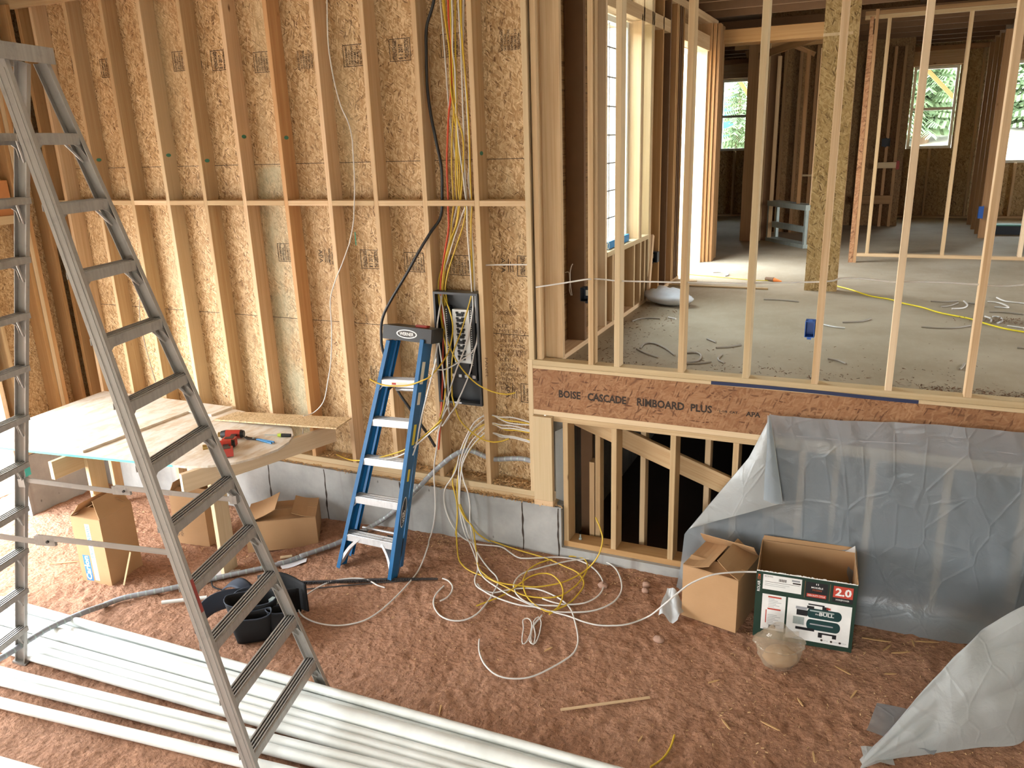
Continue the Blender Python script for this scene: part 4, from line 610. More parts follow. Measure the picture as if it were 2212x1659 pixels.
# corner fireplace framing set at an angle
b = MB(); b.box(-1.72, -.5, 8.4, 8.42, 1.5, 4.9)
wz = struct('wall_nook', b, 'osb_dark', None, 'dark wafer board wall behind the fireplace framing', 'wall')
beam('post', -1.84, -1.68, 7.15, 7.19, 1.5, 4.215, 'weathered', wz); beam('post', -1.60, -1.56, 7.18, 7.27, 1.5, 4.215, 'spruce', wz)
beam('post', -1.60, -1.44, 7.27, 7.31, 1.5, 4.215, 'dark_wood', wz)
for t, m_ in ((0, 'spruce'), (.55, 'weathered'), (.80, 'spruce')):
    x, y = -1.46+.75*t, 7.22-.9*t; beam('stud', x, x+.045, y, y+.09, 2.02 if t == .55 else 1.5, 4.0, m_, wz)
for x in (-1.5, -1.28, -1.05, -.85): beam('stud', x, x+.04, 8.31, 8.4, 1.5, 4.2, 'weathered', wz)
beam2('raked_plate', (-1.75, 7.2, 4.0), (-.55, 6.35, 4.22), .09, .038, (0, 0, 1), 'weathered', wz)
beam('blocking', -1.15, -.8, 8.28, 8.31, 2.35, 2.38, 'spruce_pale', wz)
# ================================================================== THINGS
def ogrid(name, fn, nu, nv, mat, parent=None, thick=0):
    b = MB(); b.grid(fn, nu, nv); o = b.build(name, mat, parent)
    if thick: m = o.modifiers.new('thickness', 'SOLIDIFY'); m.thickness = thick; m.offset = 0
    return o
# ---- sheathed column and other items in the house
t = empty('sheathed_column', (-.465, 3.40, 1.4995), 0, 'wafer board clad column standing in the middle of the raised floor', 'column')
b = MB(); b.box(-.148, .148, -.05, -.035, 0, 2.85); b.build('face_panel', 'osb_column', t)
b = MB(); b.box(-.1485, .1485, -.034, .04, 0, 2.8); b.build('core', 'weathered', t)
b = MB(); b.box(-.15, .10, -.053, -.0505, 2.32, 2.345); b.build('cross_strip', 'spruce_pale', t)
t = empty('lumber_post', (-.24, 5.35, 1.4995), 0, 'tall strand lumber post behind the clad column', 'post')
b = MB(); b.box(-.05, .0, -.03, .03, 0, 2.5); b.box(-.05, -.012, -.03, .03, 2.5, 2.68); b.build('post_body', 'osb_rim', t)
b = MB(); b.box(.002, .035, -.03, .03, 0, 2.75); b.build('side_board', 'weathered', t)
# fireplace support frame
t = empty('metal_frame', (-1.17, 6.87, 1.4995), math.atan2(-.9, .66), 'galvanised metal fireplace support frame on the far subfloor', 'metal frame')
b = MB(); b.box(-.5, .5, -.03, .15, .50, .57); b.build('top_rail', 'galv', t)
b = MB(); b.box(-.5, .5, -.03, .15, 0, .05); b.build('bottom_rail', 'galv', t)
b = MB(); b.box(-.42, .42, .02, .06, .20, .28); b.build('middle_rail', 'galv', t)
for x in (-.5, .46): b = MB(); b.box(x, x+.04, -.02, .02, .05, .5); b.build('leg', 'galv', t)
for x in (-.5, .46): b = MB(); b.box(x, x+.04, .11, .15, .05, .5); b.build('leg', 'galv', t)
# white printed bag by the window wall
t = empty('plastic_bag', (-1.72, 2.30, 1.4995), R(-25), 'white printed bag slumped on the raised floor under the gridded window', 'bag')
b = MB()
def bagf(u, v):
    a, c = u*2*math.pi, (v-.5)*math.pi
    p = Vector((math.cos(a)*math.cos(c)*.24, math.sin(a)*math.cos(c)*.13, .075+math.sin(c)*.075)); k = abs(noise.noise(p*9))*.05+noise.noise(p*27)*.014
    return p*(1+k*5)+Vector((0, 0, max(0, -p.z*0)))
b.grid(bagf, 40, 20); b.build('bag_film', 'bag_white', t)
for i in range(4): text('printed_mark', 'MAX', .06, .03, 'ink', t, (-.16+.09*i, -.118+.018*abs(i-1.5), .09), (R(60), 0, R(8*(i-1.5))))
# electrical boxes
def ebox(loc, rz, w_, h_, d_, mat, label, tabs=True, sticker=True):
    t = empty('electrical_box', loc, rz, label, 'electrical box'); b = MB(); k = .004
    b.box(-w_/2, w_/2, d_-k, d_, -h_/2, h_/2); b.box(-w_/2, -w_/2+k, 0, d_-k, -h_/2, h_/2); b.box(w_/2-k, w_/2, 0, d_-k, -h_/2, h_/2); b.box(-w_/2+k, w_/2-k, 0, d_-k, -h_/2, -h_/2+k); b.box(-w_/2+k, w_/2-k, 0, d_-k, h_/2-k, h_/2)
    b.build('box_shell', mat, t)
    for q0, q1 in ((h_/2, h_/2+.012), (-h_/2-.012, -h_/2)): b = MB(); b.box(-.012, .012, -.001, .004, q0, q1); b.build('mounting_ear', mat, t)
    if sticker: b = MB(); b.box(-w_*.33, -w_*.02, d_-.006, d_-k-.0005, -.02, .022); b.build('sticker', 'label_cream', t)
    return t
ebox((-.316, .005, 1.872), 0, .055, .098, .075, 'blue_box', 'bright blue single box nailed to a stud of the open partition', sticker=False)
ebox((-1.905, .545, 1.905), 0, .10, .10, .08, 'dark_box', 'dark square box with paper sticker low on the dark corner board')
ebox((-1.99, 2.735, 1.872), 0, .10, .10, .08, 'dark_box', 'dark square box on the stud past the gridded window')
ebox((-.015, 9.32, 2.80), 0, .12, .12, .04, 'dark_box', 'dark box high in the far alcove', sticker=False)
ebox((1.30, 7.93, 1.86), R(90), .07, .16, .06, 'blue_box', 'blue box at the foot of the dark closet studs', sticker=False)
# spirit level on the window sill
t = empty('spirit_level', (-2.0, 1.42, 2.132), R(90), 'blue spirit level end lying on the side window sill', 'level')
b = MB(); b.box(-.12, .5, -.012, .012, 0, .06); b.build('body', 'tool_blue', t)
b = MB(); b.lathe([(.022, -.014), (.03, -.014), (.03, .014), (.022, .014), (.022, -.014)], 18, Matrix.Translation((-.10, 0, .03)) @ Matrix.Rotation(R(90), 4, 'X')); b.build('vial_ring', 'vinyl', t)
# plug on the cord, its tip a plain bright orange
t = empty('cord_plug', (-.95, 3.78, 1.5), R(-28), 'orange tipped plug connection on the thin yellow cord', 'plug')
b = MB(); b.cyl((-.10, 0, .02), (.0, 0, .02), .02, .024, 10); b.build('plug_body', 'dark_wood', t); b = MB(); b.cyl((.001, 0, .02), (.09, 0, .012), .022, .008, 10); b.build('plug_tip', 'plug_orange', t)
t = empty('floor_box', (1.62, 8.6, 1.4995), 0, 'low green topped case on the far right floor', 'case')
b = MB(); b.box(-.25, .25, -.12, .12, 0, .12); b.build('case_body', 'dark_box', t); b = MB(); b.box(-.25, .25, -.12, .12, .1205, .135); b.build('case_lid', 'green_paint', t)
tag(MB().box(-.14, .14, -.06, .06, 0, .018).build('board_scrap', 'spruce_pale', None, (-1.86, 3.55, 1.4997), (0, 0, R(20))), 'pale wood scrap on the lit floor beside the side door opening', 'board')
tag(beam('lumber_strip', -2.0, -.95, 3.28, 3.32, 1.4998, 1.516, 'spruce'), 'thin wood strip lying across the lit floor before the clad column', 'board')
# ---- breaker panel
t = empty('breaker_panel', (-2.701, 0, 1.15), 0, 'open grey breaker panel recessed between two wall studs', 'breaker panel')
W_, H_, D_ = .180, .835, .095
b = MB(); b.box(-W_, W_, D_-.004, D_, 0, H_); b.box(-W_, -W_+.004, -.012, D_-.004, 0, H_); b.box(W_-.004, W_, -.012, D_-.004, 0, H_); b.box(-W_+.004, W_-.004, -.012, D_-.004, 0, .004); b.box(-W_+.004, W_-.004, -.012, D_-.004, H_-.004, H_)
b.box(-W_+.004, -W_+.016, -.012, -.008, .016, H_-.016); b.box(W_-.016, W_-.004, -.012, -.008, .016, H_-.016); b.box(-W_+.004, W_-.004, -.012, -.008, H_-.016, H_-.004); b.box(-W_+.004, W_-.004, -.012, -.008, .004, .016)
b.build('enclosure', 'panel_grey', t)
b = MB(); b.box(-.062, .075, .05, D_-.006, .30, .70); b.build('bus_backplate', 'white_ink', t)
for i in range(9):
    z = .325+.041*i; b = MB(); b.box(-.022, .03, .035, .0495, z, z+.02); b.box(-.03, -.012, .04, .0495, z+.018, z+.032); b.box(.014, .038, .04, .0495, z+.018, z+.032); b.build('bus_stab', 'black', t)
for x in (-.098, .10):
    b = MB(); b.box(x-.02, x+.02, .045, D_-.006, .27 if x < 0 else .17, .72); br = b.build('neutral_bar', 'black', t)
    b = MB()
    for k in range(26): z = .29+.0163*k; b.cyl((x-.01, .0435, z), (x-.01, .0452, z), .0042, n=6)
    b.build('terminal_screw', 'white_ink', br)
b = MB(); b.box(-.07, .07, .03, D_-.006, .22, .30); b.box(-.11, .12, .05, D_-.006, .18, .22); b.build('main_lug_block', 'black', t)
for x in (-.085, -.02, .03, .095): b = MB(); b.box(x-.012, x+.012, .044, .0495, .19, .212); b.build('lug', 'alu_new', t)
text('lug_mark', 'R', .012, .014, 'ink', t, (.09, .0435, .194))
b = MB(); b.box(-.05, .01, -.0128, -.0122, .004, .016); b.build('sticker', 'paper', t)
# ---- blue fibreglass stepladder, folded and leaning on the studs
t = empty('blue_stepladder', (-3.22, -.62, -.03), 0, 'blue folded stepladder with black top leaning against the studs', 'stepladder')
o0 = Vector((-3.22, -.62, -.03))
def C_rail(name, p0, p1, side, web, fl, th, mat, parent, out):
    """channel rail: web across side direction, flanges turning along out"""
    p0, p1 = Vector(p0), Vector(p1); z = (p1-p0).normalized(); x = Vector(side); x = (x-z*x.dot(z)).normalized(); y = z.cross(x)
    if y.dot(Vector(out)) < 0: x = -x; y = -y
    L = (p1-p0).length; w2 = web/2
    prof = [(-w2, 0), (w2, 0), (w2, fl), (w2-th, fl), (w2-th, th), (-w2+th, th), (-w2+th, fl), (-w2, fl)]
    b = MB(); b.prism(prof, 0, L); o = b.build(name, mat, parent)
    o.matrix_basis = Matrix(((x.x, y.x, z.x, p0.x), (x.y, y.y, z.y, p0.y), (x.z, y.z, z.z, p0.z), (0, 0, 0, 1))); return o
FL, FR_ = Vector((-3.485, -.615, -.035))-o0, Vector((-2.965, -.665, -.01))-o0
TL, TR = Vector((-3.137, -.225, 1.66))-o0, Vector((-2.825, -.225, 1.68))-o0
ax = (FR_-FL).normalized(); nrm = Vector((0, 1, 0))
C_rail('front_rail', FL, TL, nrm, .092, .030, .004, 'blue_rail', t, ax); C_rail('front_rail', FR_, TR, nrm, .092, .030, .004, 'blue_rail', t, -ax)
for p, q, sgn in ((FL, TL, 1), (FR_, TR, -1)):
    C_rail('rear_rail', p+Vector((.012*sgn, .125, .03)), q+Vector((.012*sgn, .078, -.02)), nrm, .042, .02, .003, 'blue_rail', t, ax*sgn)
    foot = MB(); d_ = (q-p).normalized(); foot.cyl(p-d_*.004, p+d_*.03, .03, n=8); 
for f_, z_, lab in ((.155, .06, 0), (.325, .06, 1), (.495, .06, 2), (.665, .06, 3), (.835, .06, 4)):
    a_, c_ = FL.lerp(TL, f_), FR_.lerp(TR, f_); ex = (c_-a_).normalized(); L = (c_-a_).length
    m = Matrix.Translation(a_) @ Matrix(((ex.x, 0, 0, 0), (ex.y, 1, 0, 0), (ex.z, 0, 1, 0), (0, 0, 0, 1)))
    b = MB(); b.box(.005, L-.005, -.042, .042, .0, .004, m); b.box(.005, L-.005, -.042, -.038, -.045, .0, m); b.box(.005, L-.005, .038, .042, -.025, .0, m)
    for k in range(5): b.box(.01, L-.01, -.034+.016*k, -.027+.016*k, .004, .007, m)
    st = b.build('step', 'alu_new', t)
    for k in range(5): e = MB(); e.box(.012, L-.012, -.027+.016*k, -.020+.016*k, .0041, .0046, m); e.build('groove_shade', 'black2', st) if k % 2 == 0 else None  # dark strips painted between the ridges as groove shade
    if f_ > .8:
        e = MB(); e.box(L*.33, L*.72, -.0425, -.0421, -.034, -.008, m); e.build('warning_label', 'label_cream', st); e = MB(); e.box(L*.35, L*.45, -.0431, -.0426, -.028, -.014, m); e.build('warning_label', 'red_ink', st)
    if f_ > .8 or f_ < .4 and f_ > .3:
        for sgn, q in ((1, a_), (-1, c_)):
            e = MB(); q0 = q+ex*sgn*.07+Vector((0, -.03, -.005)); d_ = (TL-FL).normalized() if sgn > 0 else (TR-FR_).normalized(); e.tube([q0, q+ex*sgn*.008-d_*.09+Vector((0, -.02, 0))], .006, 6); e.build('step_brace', 'alu_new', t)
# lower black knee braces
for sgn, p, q in ((1, FL, TL), (-1, FR_, TR)):
    d_ = (q-p).normalized(); cs = [p+d_*.03+Vector((0, -.02, 0)), p+d_*.12+ax*sgn*.04+Vector((0, -.02, 0)), p+d_*.2+ax*sgn*.09+Vector((0, -.02, 0)), p+d_*.255+ax*sgn*.16+Vector((0, -.02, 0))]
    cs = curve_pts([p+d_*.03+ax*sgn*.012, p+d_*.10+ax*sgn*.035, p+d_*.18+ax*sgn*.075, p+d_*.272+ax*sgn*.155], .02); b = MB(); vs = []
    for k_, c_ in enumerate(cs):
        tn = (cs[min(k_+1, len(cs)-1)]-cs[max(k_-1, 0)]).normalized(); nn = ax*tn.z-Vector((0, 0, 1))*tn.dot(ax)
        for e, yy in ((-.011, -.038), (.011, -.038), (.011, .02), (-.011, .02)): vs.append(c_+nn*e+Vector((0, yy, 0)))
    m_ = len(cs); b.add(vs, [(4*k_+e, 4*k_+(e+1) % 4, 4*k_+4+(e+1) % 4, 4*k_+4+e) for k_ in range(m_-1) for e in range(4)]+[(3, 2, 1, 0), (4*m_-4, 4*m_-3, 4*m_-2, 4*m_-1)])
    b.build('knee_brace', 'alu_new', t)
    b = MB(); pl = [p+d_*.0+ax*sgn*.004]+cs+[p+d_*.272+ax*sgn*.004]; n_ = len(pl); vs = [q_+Vector((0, .062, 0)) for q_ in pl]+[q_+Vector((0, .068, 0)) for q_ in pl]
    b.add(vs, [tuple(range(n_-1, -1, -1)), tuple(range(n_, 2*n_))]+[(k_, (k_+1) % n_, n_+(k_+1) % n_, n_+k_) for k_ in range(n_)]); b.build('foot_gusset', 'black', t)
b = MB(); b.cyl(FL.lerp(TL, .78)+Vector((.05, .06, 0)), FL.lerp(TL, .83)+Vector((.14, .06, .0)), .008, n=8); b.build('spreader_arm', 'black', t)
e0, e1 = FL.lerp(TL, .78)+Vector((.10, .09, 0)), FR_.lerp(TR, .78)+Vector((-.02, .09, 0)); b = MB(); b.cyl(e0, e1, .014, n=8); b.build('rear_brace', 'alu_new', t)
for f_ in (.15,): b = MB(); b.cyl(FL.lerp(TL, f_)+Vector((.06, .125, 0)), FR_.lerp(TR, f_)+Vector((-.06, .125, 0)), .010, n=6); b.build('rear_brace', 'alu_new', t)
# top cap with oval badge
c0 = (TL+TR)/2; b = MB(); tm = Matrix.Translation(c0+Vector((.01, .055, .035))) @ Matrix.Rotation(R(-10), 4, 'X') @ Matrix.Rotation(R(2), 4, 'Y')
b.prism([(-.20, -.085), (.20, -.085), (.205, -.06), (.19, .10), (-.19, .10), (-.205, -.06)], -.05, .05, tm); cap = b.build('top_cap', 'black', t)
def oval(rx, rz, y, mat, par):
    b = MB(); n = 32; vs = [tm @ Vector((rx*math.cos(2*math.pi*i/n), y, rz*math.sin(2*math.pi*i/n))) for i in range(n)]; b.add(vs, [tuple(range(n))]); return b.build('badge', mat, par)
oval(.085, .031, -.0858, 'white_ink', cap); oval(.075, .024, -.0862, 'black2', cap)
o = text('badge_text', 'WERNER', .115, .024, 'white_ink', cap, align='C', bold=.02); o.matrix_basis = tm @ Matrix.Translation((0, -.0868, 0)) @ Matrix.Rotation(R(90), 4, 'X')
b = MB(); b.box(.03, .12, -.02, .03, .0505, .066, tm); b.build('red_latch', 'tool_red', t)
# rail labels on the right rail's outer face
d_ = (TR-FR_).normalized(); xo = ax
def rail_label(f_, L, w_, mat, yo=0.0, name='rail_label'):
    c = FR_.lerp(TR, f_)+xo*.0012; y = (nrm-d_*nrm.dot(d_)).normalized(); b = MB()
    vs = [c+y*(-w_/2+yo)-d_*L/2, c+y*(w_/2+yo)-d_*L/2, c+y*(w_/2+yo)+d_*L/2, c+y*(-w_/2+yo)+d_*L/2]; b.add(vs, [(0, 1, 2, 3)]); return b.build(name, mat, t)
rail_label(.865, .16, .045, 'label_cream'); rail_label(.76, .09, .04, 'label_cream'); rail_label(.61, .15, .035, 'yellow_label'); rail_label(.44, .09, .03, 'yellow_label')
def rail_frame(f_): 
    c = FR_.lerp(TR, f_)+xo*.0016; y = (nrm-d_*nrm.dot(d_)).normalized(); return Matrix(((d_.x, -y.x, xo.x, c.x), (d_.y, -y.y, xo.y, c.y), (d_.z, -y.z, xo.z, c.z), (0, 0, 0, 1)))
mf = rail_frame(.285); b = MB(); n = 32; b.add([mf @ Vector((.115*math.cos(2*math.pi*i/n), .031*math.sin(2*math.pi*i/n), 0)) for i in range(n)], [tuple(range(n))]); bd = b.build('rail_badge', 'white_ink', t)
b = MB(); b.add([mf @ Vector((.107*math.cos(2*math.pi*i/n), .025*math.sin(2*math.pi*i/n), .0006)) for i in range(n)], [tuple(range(n))]); b.build('rail_badge', 'dark_box', t)
o = text('badge_text', 'WERNER', .15, .03, 'white_ink', t, align='C', bold=.02); o.matrix_basis = mf @ Matrix.Translation((0, 0, .0012))
# ---- big aluminium twin stepladder in the foreground
LM = dict(mx=-3.631, my=-2.433, th=.251, zb=-.123, s=.293, wb=.84, wt=.273, sp=2.084, st=.106, ln=.029)
lu = Vector((math.cos(LM['th']), math.sin(LM['th']), 0)); lw = Vector((lu.y, -lu.x, 0)); lc = Vector((LM['mx'], LM['my'], 0))
t = empty('aluminium_stepladder', (LM['mx'], LM['my'], LM['zb']), 0, 'tall weathered aluminium twin stepladder standing over the white pipes', 'stepladder')
to = Vector((LM['mx'], LM['my'], LM['zb']))
def LP(sd, h, z):
    k = (z-LM['zb'])/(12*LM['s']); half = (LM['wb']+(LM['wt']-LM['wb'])*k)/2; d = LM['sp']/2+(LM['st']/2-LM['sp']/2)*k
    p = lc+lu*(LM['ln']*z)+lu*(sd*d)+lw*(h*half); p.z = z-sd*LM['ln']*d; return p-to
ZF, ZTOP = LM['zb']+.03, LM['zb']+12*LM['s']+.02
for sd in (1, -1):
    for h in (-1, 1):
        p0, p1 = LP(sd, h, ZF if sd > 0 else ZF-.02), LP(sd, h, ZTOP)
        r_ = C_rail('rail', p0, p1, lu, .066, .026, .004, 'alu_old', t, -lw*h)
        b = MB()
        for k in (-1, 1): b.box(k*.016-.003, k*.016+.003, -.0025, 0, .05, (p1-p0).length-.05)
        b.build('rail_rib', 'alu_old', r_)
        f_ = MB(); f_.box(-.045, .045, -.006, .034, -.012, .004); f_.build('foot_pad', 'alu_old', r_)
        if sd > 0 and h > 0:
            b = MB(); b.grid(lambda u, v: (.0335+.0005, .002+.022*v, 1.05+.17*u), 8, 2); b.build('paint_smear', 'red_paint', r_)
    for i in range(11):
        z = LM['zb']+(11-i)*LM['s']; a_, c_ = LP(sd, -1, z), LP(sd, 1, z); ex = (c_-a_).normalized(); L = (c_-a_).length; uo = lu*sd
        m = Matrix(((ex.x, uo.x, 0, a_.x), (ex.y, uo.y, 0, a_.y), (ex.z, uo.z, 1, a_.z), (0, 0, 0, 1)))
        b = MB(); b.box(.002, L-.002, -.040, .034, -.004, 0, m); b.box(.002, L-.002, .030, .035, -.047, -.004, m); b.box(.002, L-.002, -.040, -.036, -.03, -.004, m)
        for k in range(4): b.box(.004, L-.004, -.034+.017*k, -.028+.017*k, 0, .0040, m)
        st = b.build('step', 'alu_old', t)
        for k in range(3): e = MB(); e.box(.006, L-.006, -.027+.017*k, -.018+.017*k, .0003, .0009, m); e.build('groove_shade', 'black2', st)  # shade between tread ridges, laid in as thin dark strips
        for h, q in ((1, .002), (-1, L-.002)):
            e = MB(); e.add([m @ Vector(v) for v in ((q, .031, -.047), (q+h*.06, .031, -.047), (q+h*.028, .036, -.064), (q, .052, -.12), (q, .027, -.047), (q+h*.06, .027, -.047), (q+h*.028, .032, -.064), (q, .048, -.12))], [(0, 1, 2, 3), (7, 6, 5, 4), (0, 4, 5, 1), (1, 5, 6, 2), (2, 6, 7, 3), (3, 7, 4, 0)])
            e.build('step_gusset', 'alu_old', st)
            e = MB(); e.tube([m @ Vector((q+h*.085, -.025, -.012)), m @ Vector((q+h*.006, .022, -.125))], .006, 6); e.build('step_brace', 'alu_old', st)
for h in (-1, 1):
    z = 1.21; a_, c_ = LP(-1, h, z), LP(1, h, z); dv = (c_-a_); mid = a_+dv*.49; off = lw*(-h*.02)
    for k, (p, q) in enumerate(((a_+lu*.03, mid-lu*.01), (mid-lu*.05, c_-lu*.03))):
        s_ = beam2('spreader_bar', p+off+Vector((0, 0, .02-.03*0)), q+off+Vector((0, 0, -.01 if k == 0 else 0)), .03, .006, (0, 0, 1), 'alu_old', t)
    b = MB(); hh = mid+off; b.box(-.055, .055, -.008, .008, -.024, .024, Matrix.Translation(hh+Vector((-.02, 0, .0))) @ Matrix.Rotation(LM['th'], 4, 'Z')); hg = b.build('spreader_hinge', 'alu_old', t)
    b = MB(); b.cyl(hh+lw*(-.012), hh+lw*.012, .007, n=8); b.build('rivet', 'black2', hg)
    for p in (a_+lu*.02, c_-lu*.02): b = MB(); b.box(-.02, .02, -.016, .016, -.02, .03, Matrix.Translation(p+off) @ Matrix.Rotation(LM['th'], 4, 'Z')); b.build('spreader_bracket', 'alu_old', t)
b = MB(); tz = LM['zb']+12*LM['s']-LM['zb']; m = Matrix.Translation(lc+lu*(LM['ln']*3.4)-Vector((to.x, to.y, 0))+Vector((0, 0, 3.40+.123+.04))) @ Matrix.Rotation(LM['th']-R(90), 4, 'Z')
b.box(-.145, .22, -.105, .105, -.012, .028, m); b.box(-.145, .22, .101, .105, -.042, -.012, m); b.box(-.145, .22, -.105, -.101, -.042, -.012, m); b.build('top_plate', 'alu_old', t)
b = MB(); q = LP(-1, -1, 1.3)-lu*.042+lw*.016; b.box(-.001, .001, -.02, .02, -.04, .02, Matrix.Translation(q+lu*.082) @ Matrix.Rotation(LM['th'], 4, 'Z')); b.build('teal_sticker', 'teal', t)
# ---- plywood work table on lumber legs
TZ = .875
t = empty('work_table', (-5.0, -.7, gz(-5, -.7)), 0, 'plywood work table with a rounded right end on lumber legs', 'table')
to2 = Vector((-5.0, -.7, gz(-5, -.7)))
out = [(-6.06, -1.385), (-5.166, -1.266), (-4.313, -1.159), (-4.166, -1.095), (-4.019, -.975), (-3.939, -.822), (-3.905, -.664), (-3.925, -.51), (-3.985, -.384), (-4.101, -.262), (-4.306, -.164), (-4.575, -.092), (-4.872, -.045), (-6.5, -.03), (-6.42, -1.1)]
b = MB(); b.prism([(x-to2.x, y-to2.y) for x, y in out], TZ-.017-to2.z, TZ-to2.z); b.build('tabletop', 'plywood', t)
b = MB(); b.add([(x-to2.x, y-to2.y-.0015, z-to2.z) for x, y, z in ((-6.06, -1.385, TZ), (-6.06, -1.385, TZ-.017), (-4.42, -1.173, TZ-.017), (-4.42, -1.173, TZ))], [(0, 1, 2, 3)]); b.build('painted_edge', 'teal', t)
beam2('cross_beam', (-4.27-to2.x, -1.25-to2.y, TZ-.088-to2.z), (-3.86-to2.x, -.04-to2.y, TZ-.088-to2.z), .14, .038, (0, 0, 1), 'spruce_pale', t)
for x0, y0 in ((-5.40, -1.42),):
    o = beam('cross_beam', x0-to2.x, x0+.038-to2.x, y0-to2.y, -.1-to2.y, TZ-.158-to2.z, TZ-.0175-to2.z, 'spruce_pale', t, axis='y')
for x0, y0 in ((-5.362, -1.17), (-4.335, -.97)):
    g0 = gz(x0, y0)-.01; beam('table_leg', x0-to2.x, x0+.038-to2.x, y0-to2.y, y0+.14-to2.y, g0-to2.z, TZ-.05-to2.z, 'spruce_pale', t)
for x0, y0 in ((-5.362, -.35), (-6.2, -.35)):
    g0 = gz(x0, y0)-.01; beam('table_leg', x0-to2.x, x0+.038-to2.x, y0-to2.y, y0+.09-to2.y, g0-to2.z, TZ-.05-to2.z, 'spruce', t)
b = MB(); b.prism([(-6.09, -1.33), (-5.256, -1.235), (-5.205, -.263), (-6.3, -.30)], 0, .018); tag(b.build('plywood_board', 'plywood', None, (0, 0, TZ+.0005)), 'large plywood board lying on the left half of the work table', 'board')
b = MB(); b.prism([(-6.3, -.29), (-5.205, -.255), (-4.943, -.261), (-4.925, -.035), (-6.3, -.06)], 0, .016); tag(b.build('plywood_board', 'plywood', None, (0, 0, TZ+.001)), 'narrow plywood board along the back of the work table by the studs', 'board')
b = MB(); q = [(-4.80, -.11, .8765), (-3.675, -.045, .930), (-3.645, -.285, .930), (-4.84, -.335, .8765)]
b.add([v for v in q]+[(x, y, z+.011) for x, y, z in q], [(3, 2, 1, 0), (4, 5, 6, 7), (0, 1, 5, 4), (1, 2, 6, 5), (2, 3, 7, 6), (3, 0, 4, 7)]); tag(b.build('wafer_board_strip', 'osb_flat'), 'wafer board strip sticking out past the right end of the table', 'board')
bpy.context.view_layer.update()
# tools on the table
def driver(loc, rz, label, long=True):
    t = empty('cordless_driver', loc, rz, label, 'power tool')
    X = lambda p0, p1, r0, r1, nm, mt, n=14: MB().cyl(p0, p1, r0, r1, n).build(nm, mt, t)
    X((-.04, 0, .037), (.07, 0, .037), .033, .036, 'motor_housing', 'tool_red'); X((.071, 0, .037), (.11, 0, .037), .036, .028, 'gear_case', 'black'); X((.111, 0, .037), (.16 if long else .13, 0, .037), .018, .021, 'chuck', 'brass')
    X((-.065, 0, .037), (-.041, 0, .037), .026, .034, 'rear_cap', 'black')
    b = MB(); b.prism([(-.02, .03), (.02, .03), (.012, .13), (-.03, .13)], .018, .05); b.build('grip', 'black', t)
    b = MB(); b.prism([(-.055, .131), (.04, .131), (.04, .19), (-.055, .19)], .006, .066); bt = b.build('battery', 'tool_red', t)
    b = MB(); b.prism([(-.04, .14), (.025, .14), (.025, .18), (-.04, .18)], .0665, .069); b.build('battery_label', 'black', bt)
    return t
driver((-4.27, -.80, TZ+.001), R(222), 'red and black cordless driver nearest the table front edge'); driver((-4.36, -.60, TZ+.001), R(205), 'red and black cordless driver lying behind the other one', False)
t = empty('slip_joint_pliers', (-4.16, -.575, TZ+.001), R(-4), 'slip joint pliers with blue grips on the table end', 'pliers')
b = MB(); b.prism([(-.15, -.005), (-.10, -.022), (-.06, -.012), (-.02, -.004), (-.02, .012), (-.07, .010), (-.11, .006), (-.15, .018), (-.14, .002)], 0, .011); b.build('jaw', 'black2', t)
b = MB(); b.cyl((-.055, 0, .011), (-.055, 0, .015), .008, n=10); b.build('pivot', 'galv', t)
for s_ in (1, -1): b = MB(); b.tube(curve_pts([(-.02, s_*.005+.004, .007), (.05, s_*.010, .008), (.15, s_*.013-.004, .008)], .02), .0062, 8); b.build('handle_grip', 'tool_blue', t)
t = empty('screwdriver', (-4.03, -.445, TZ+.001), R(17), 'black handled screwdriver at the rounded table end', 'screwdriver')
b = MB(); b.cyl((-.15, 0, .014), (-.045, 0, .014), .0035, n=8); b.build('shank', 'galv', t); b = MB(); b.cyl((-.044, 0, .014), (-.015, 0, .014), .012, .014, 12); b.build('collar', 'tool_green', t); b = MB(); b.cyl((-.0148, 0, .014), (.06, 0, .014), .0145, .013, 12); b.build('handle', 'black', t)
# cup on the left wall plate
t = empty('paper_cup', (-6.815, -.50, .4905), 0, 'white paper cup on the wall plate behind the table', 'cup')
b = MB(); b.lathe([(.035, 0), (.052, .2), (.054, .2), (.056, .205), (.051, .205), (.034, .006)], 24); b.build('cup_body', 'cup', t); b = MB(); b.lathe([(.0, .001), (.034, .001)], 20); b.build('cup_base', 'cup', t)
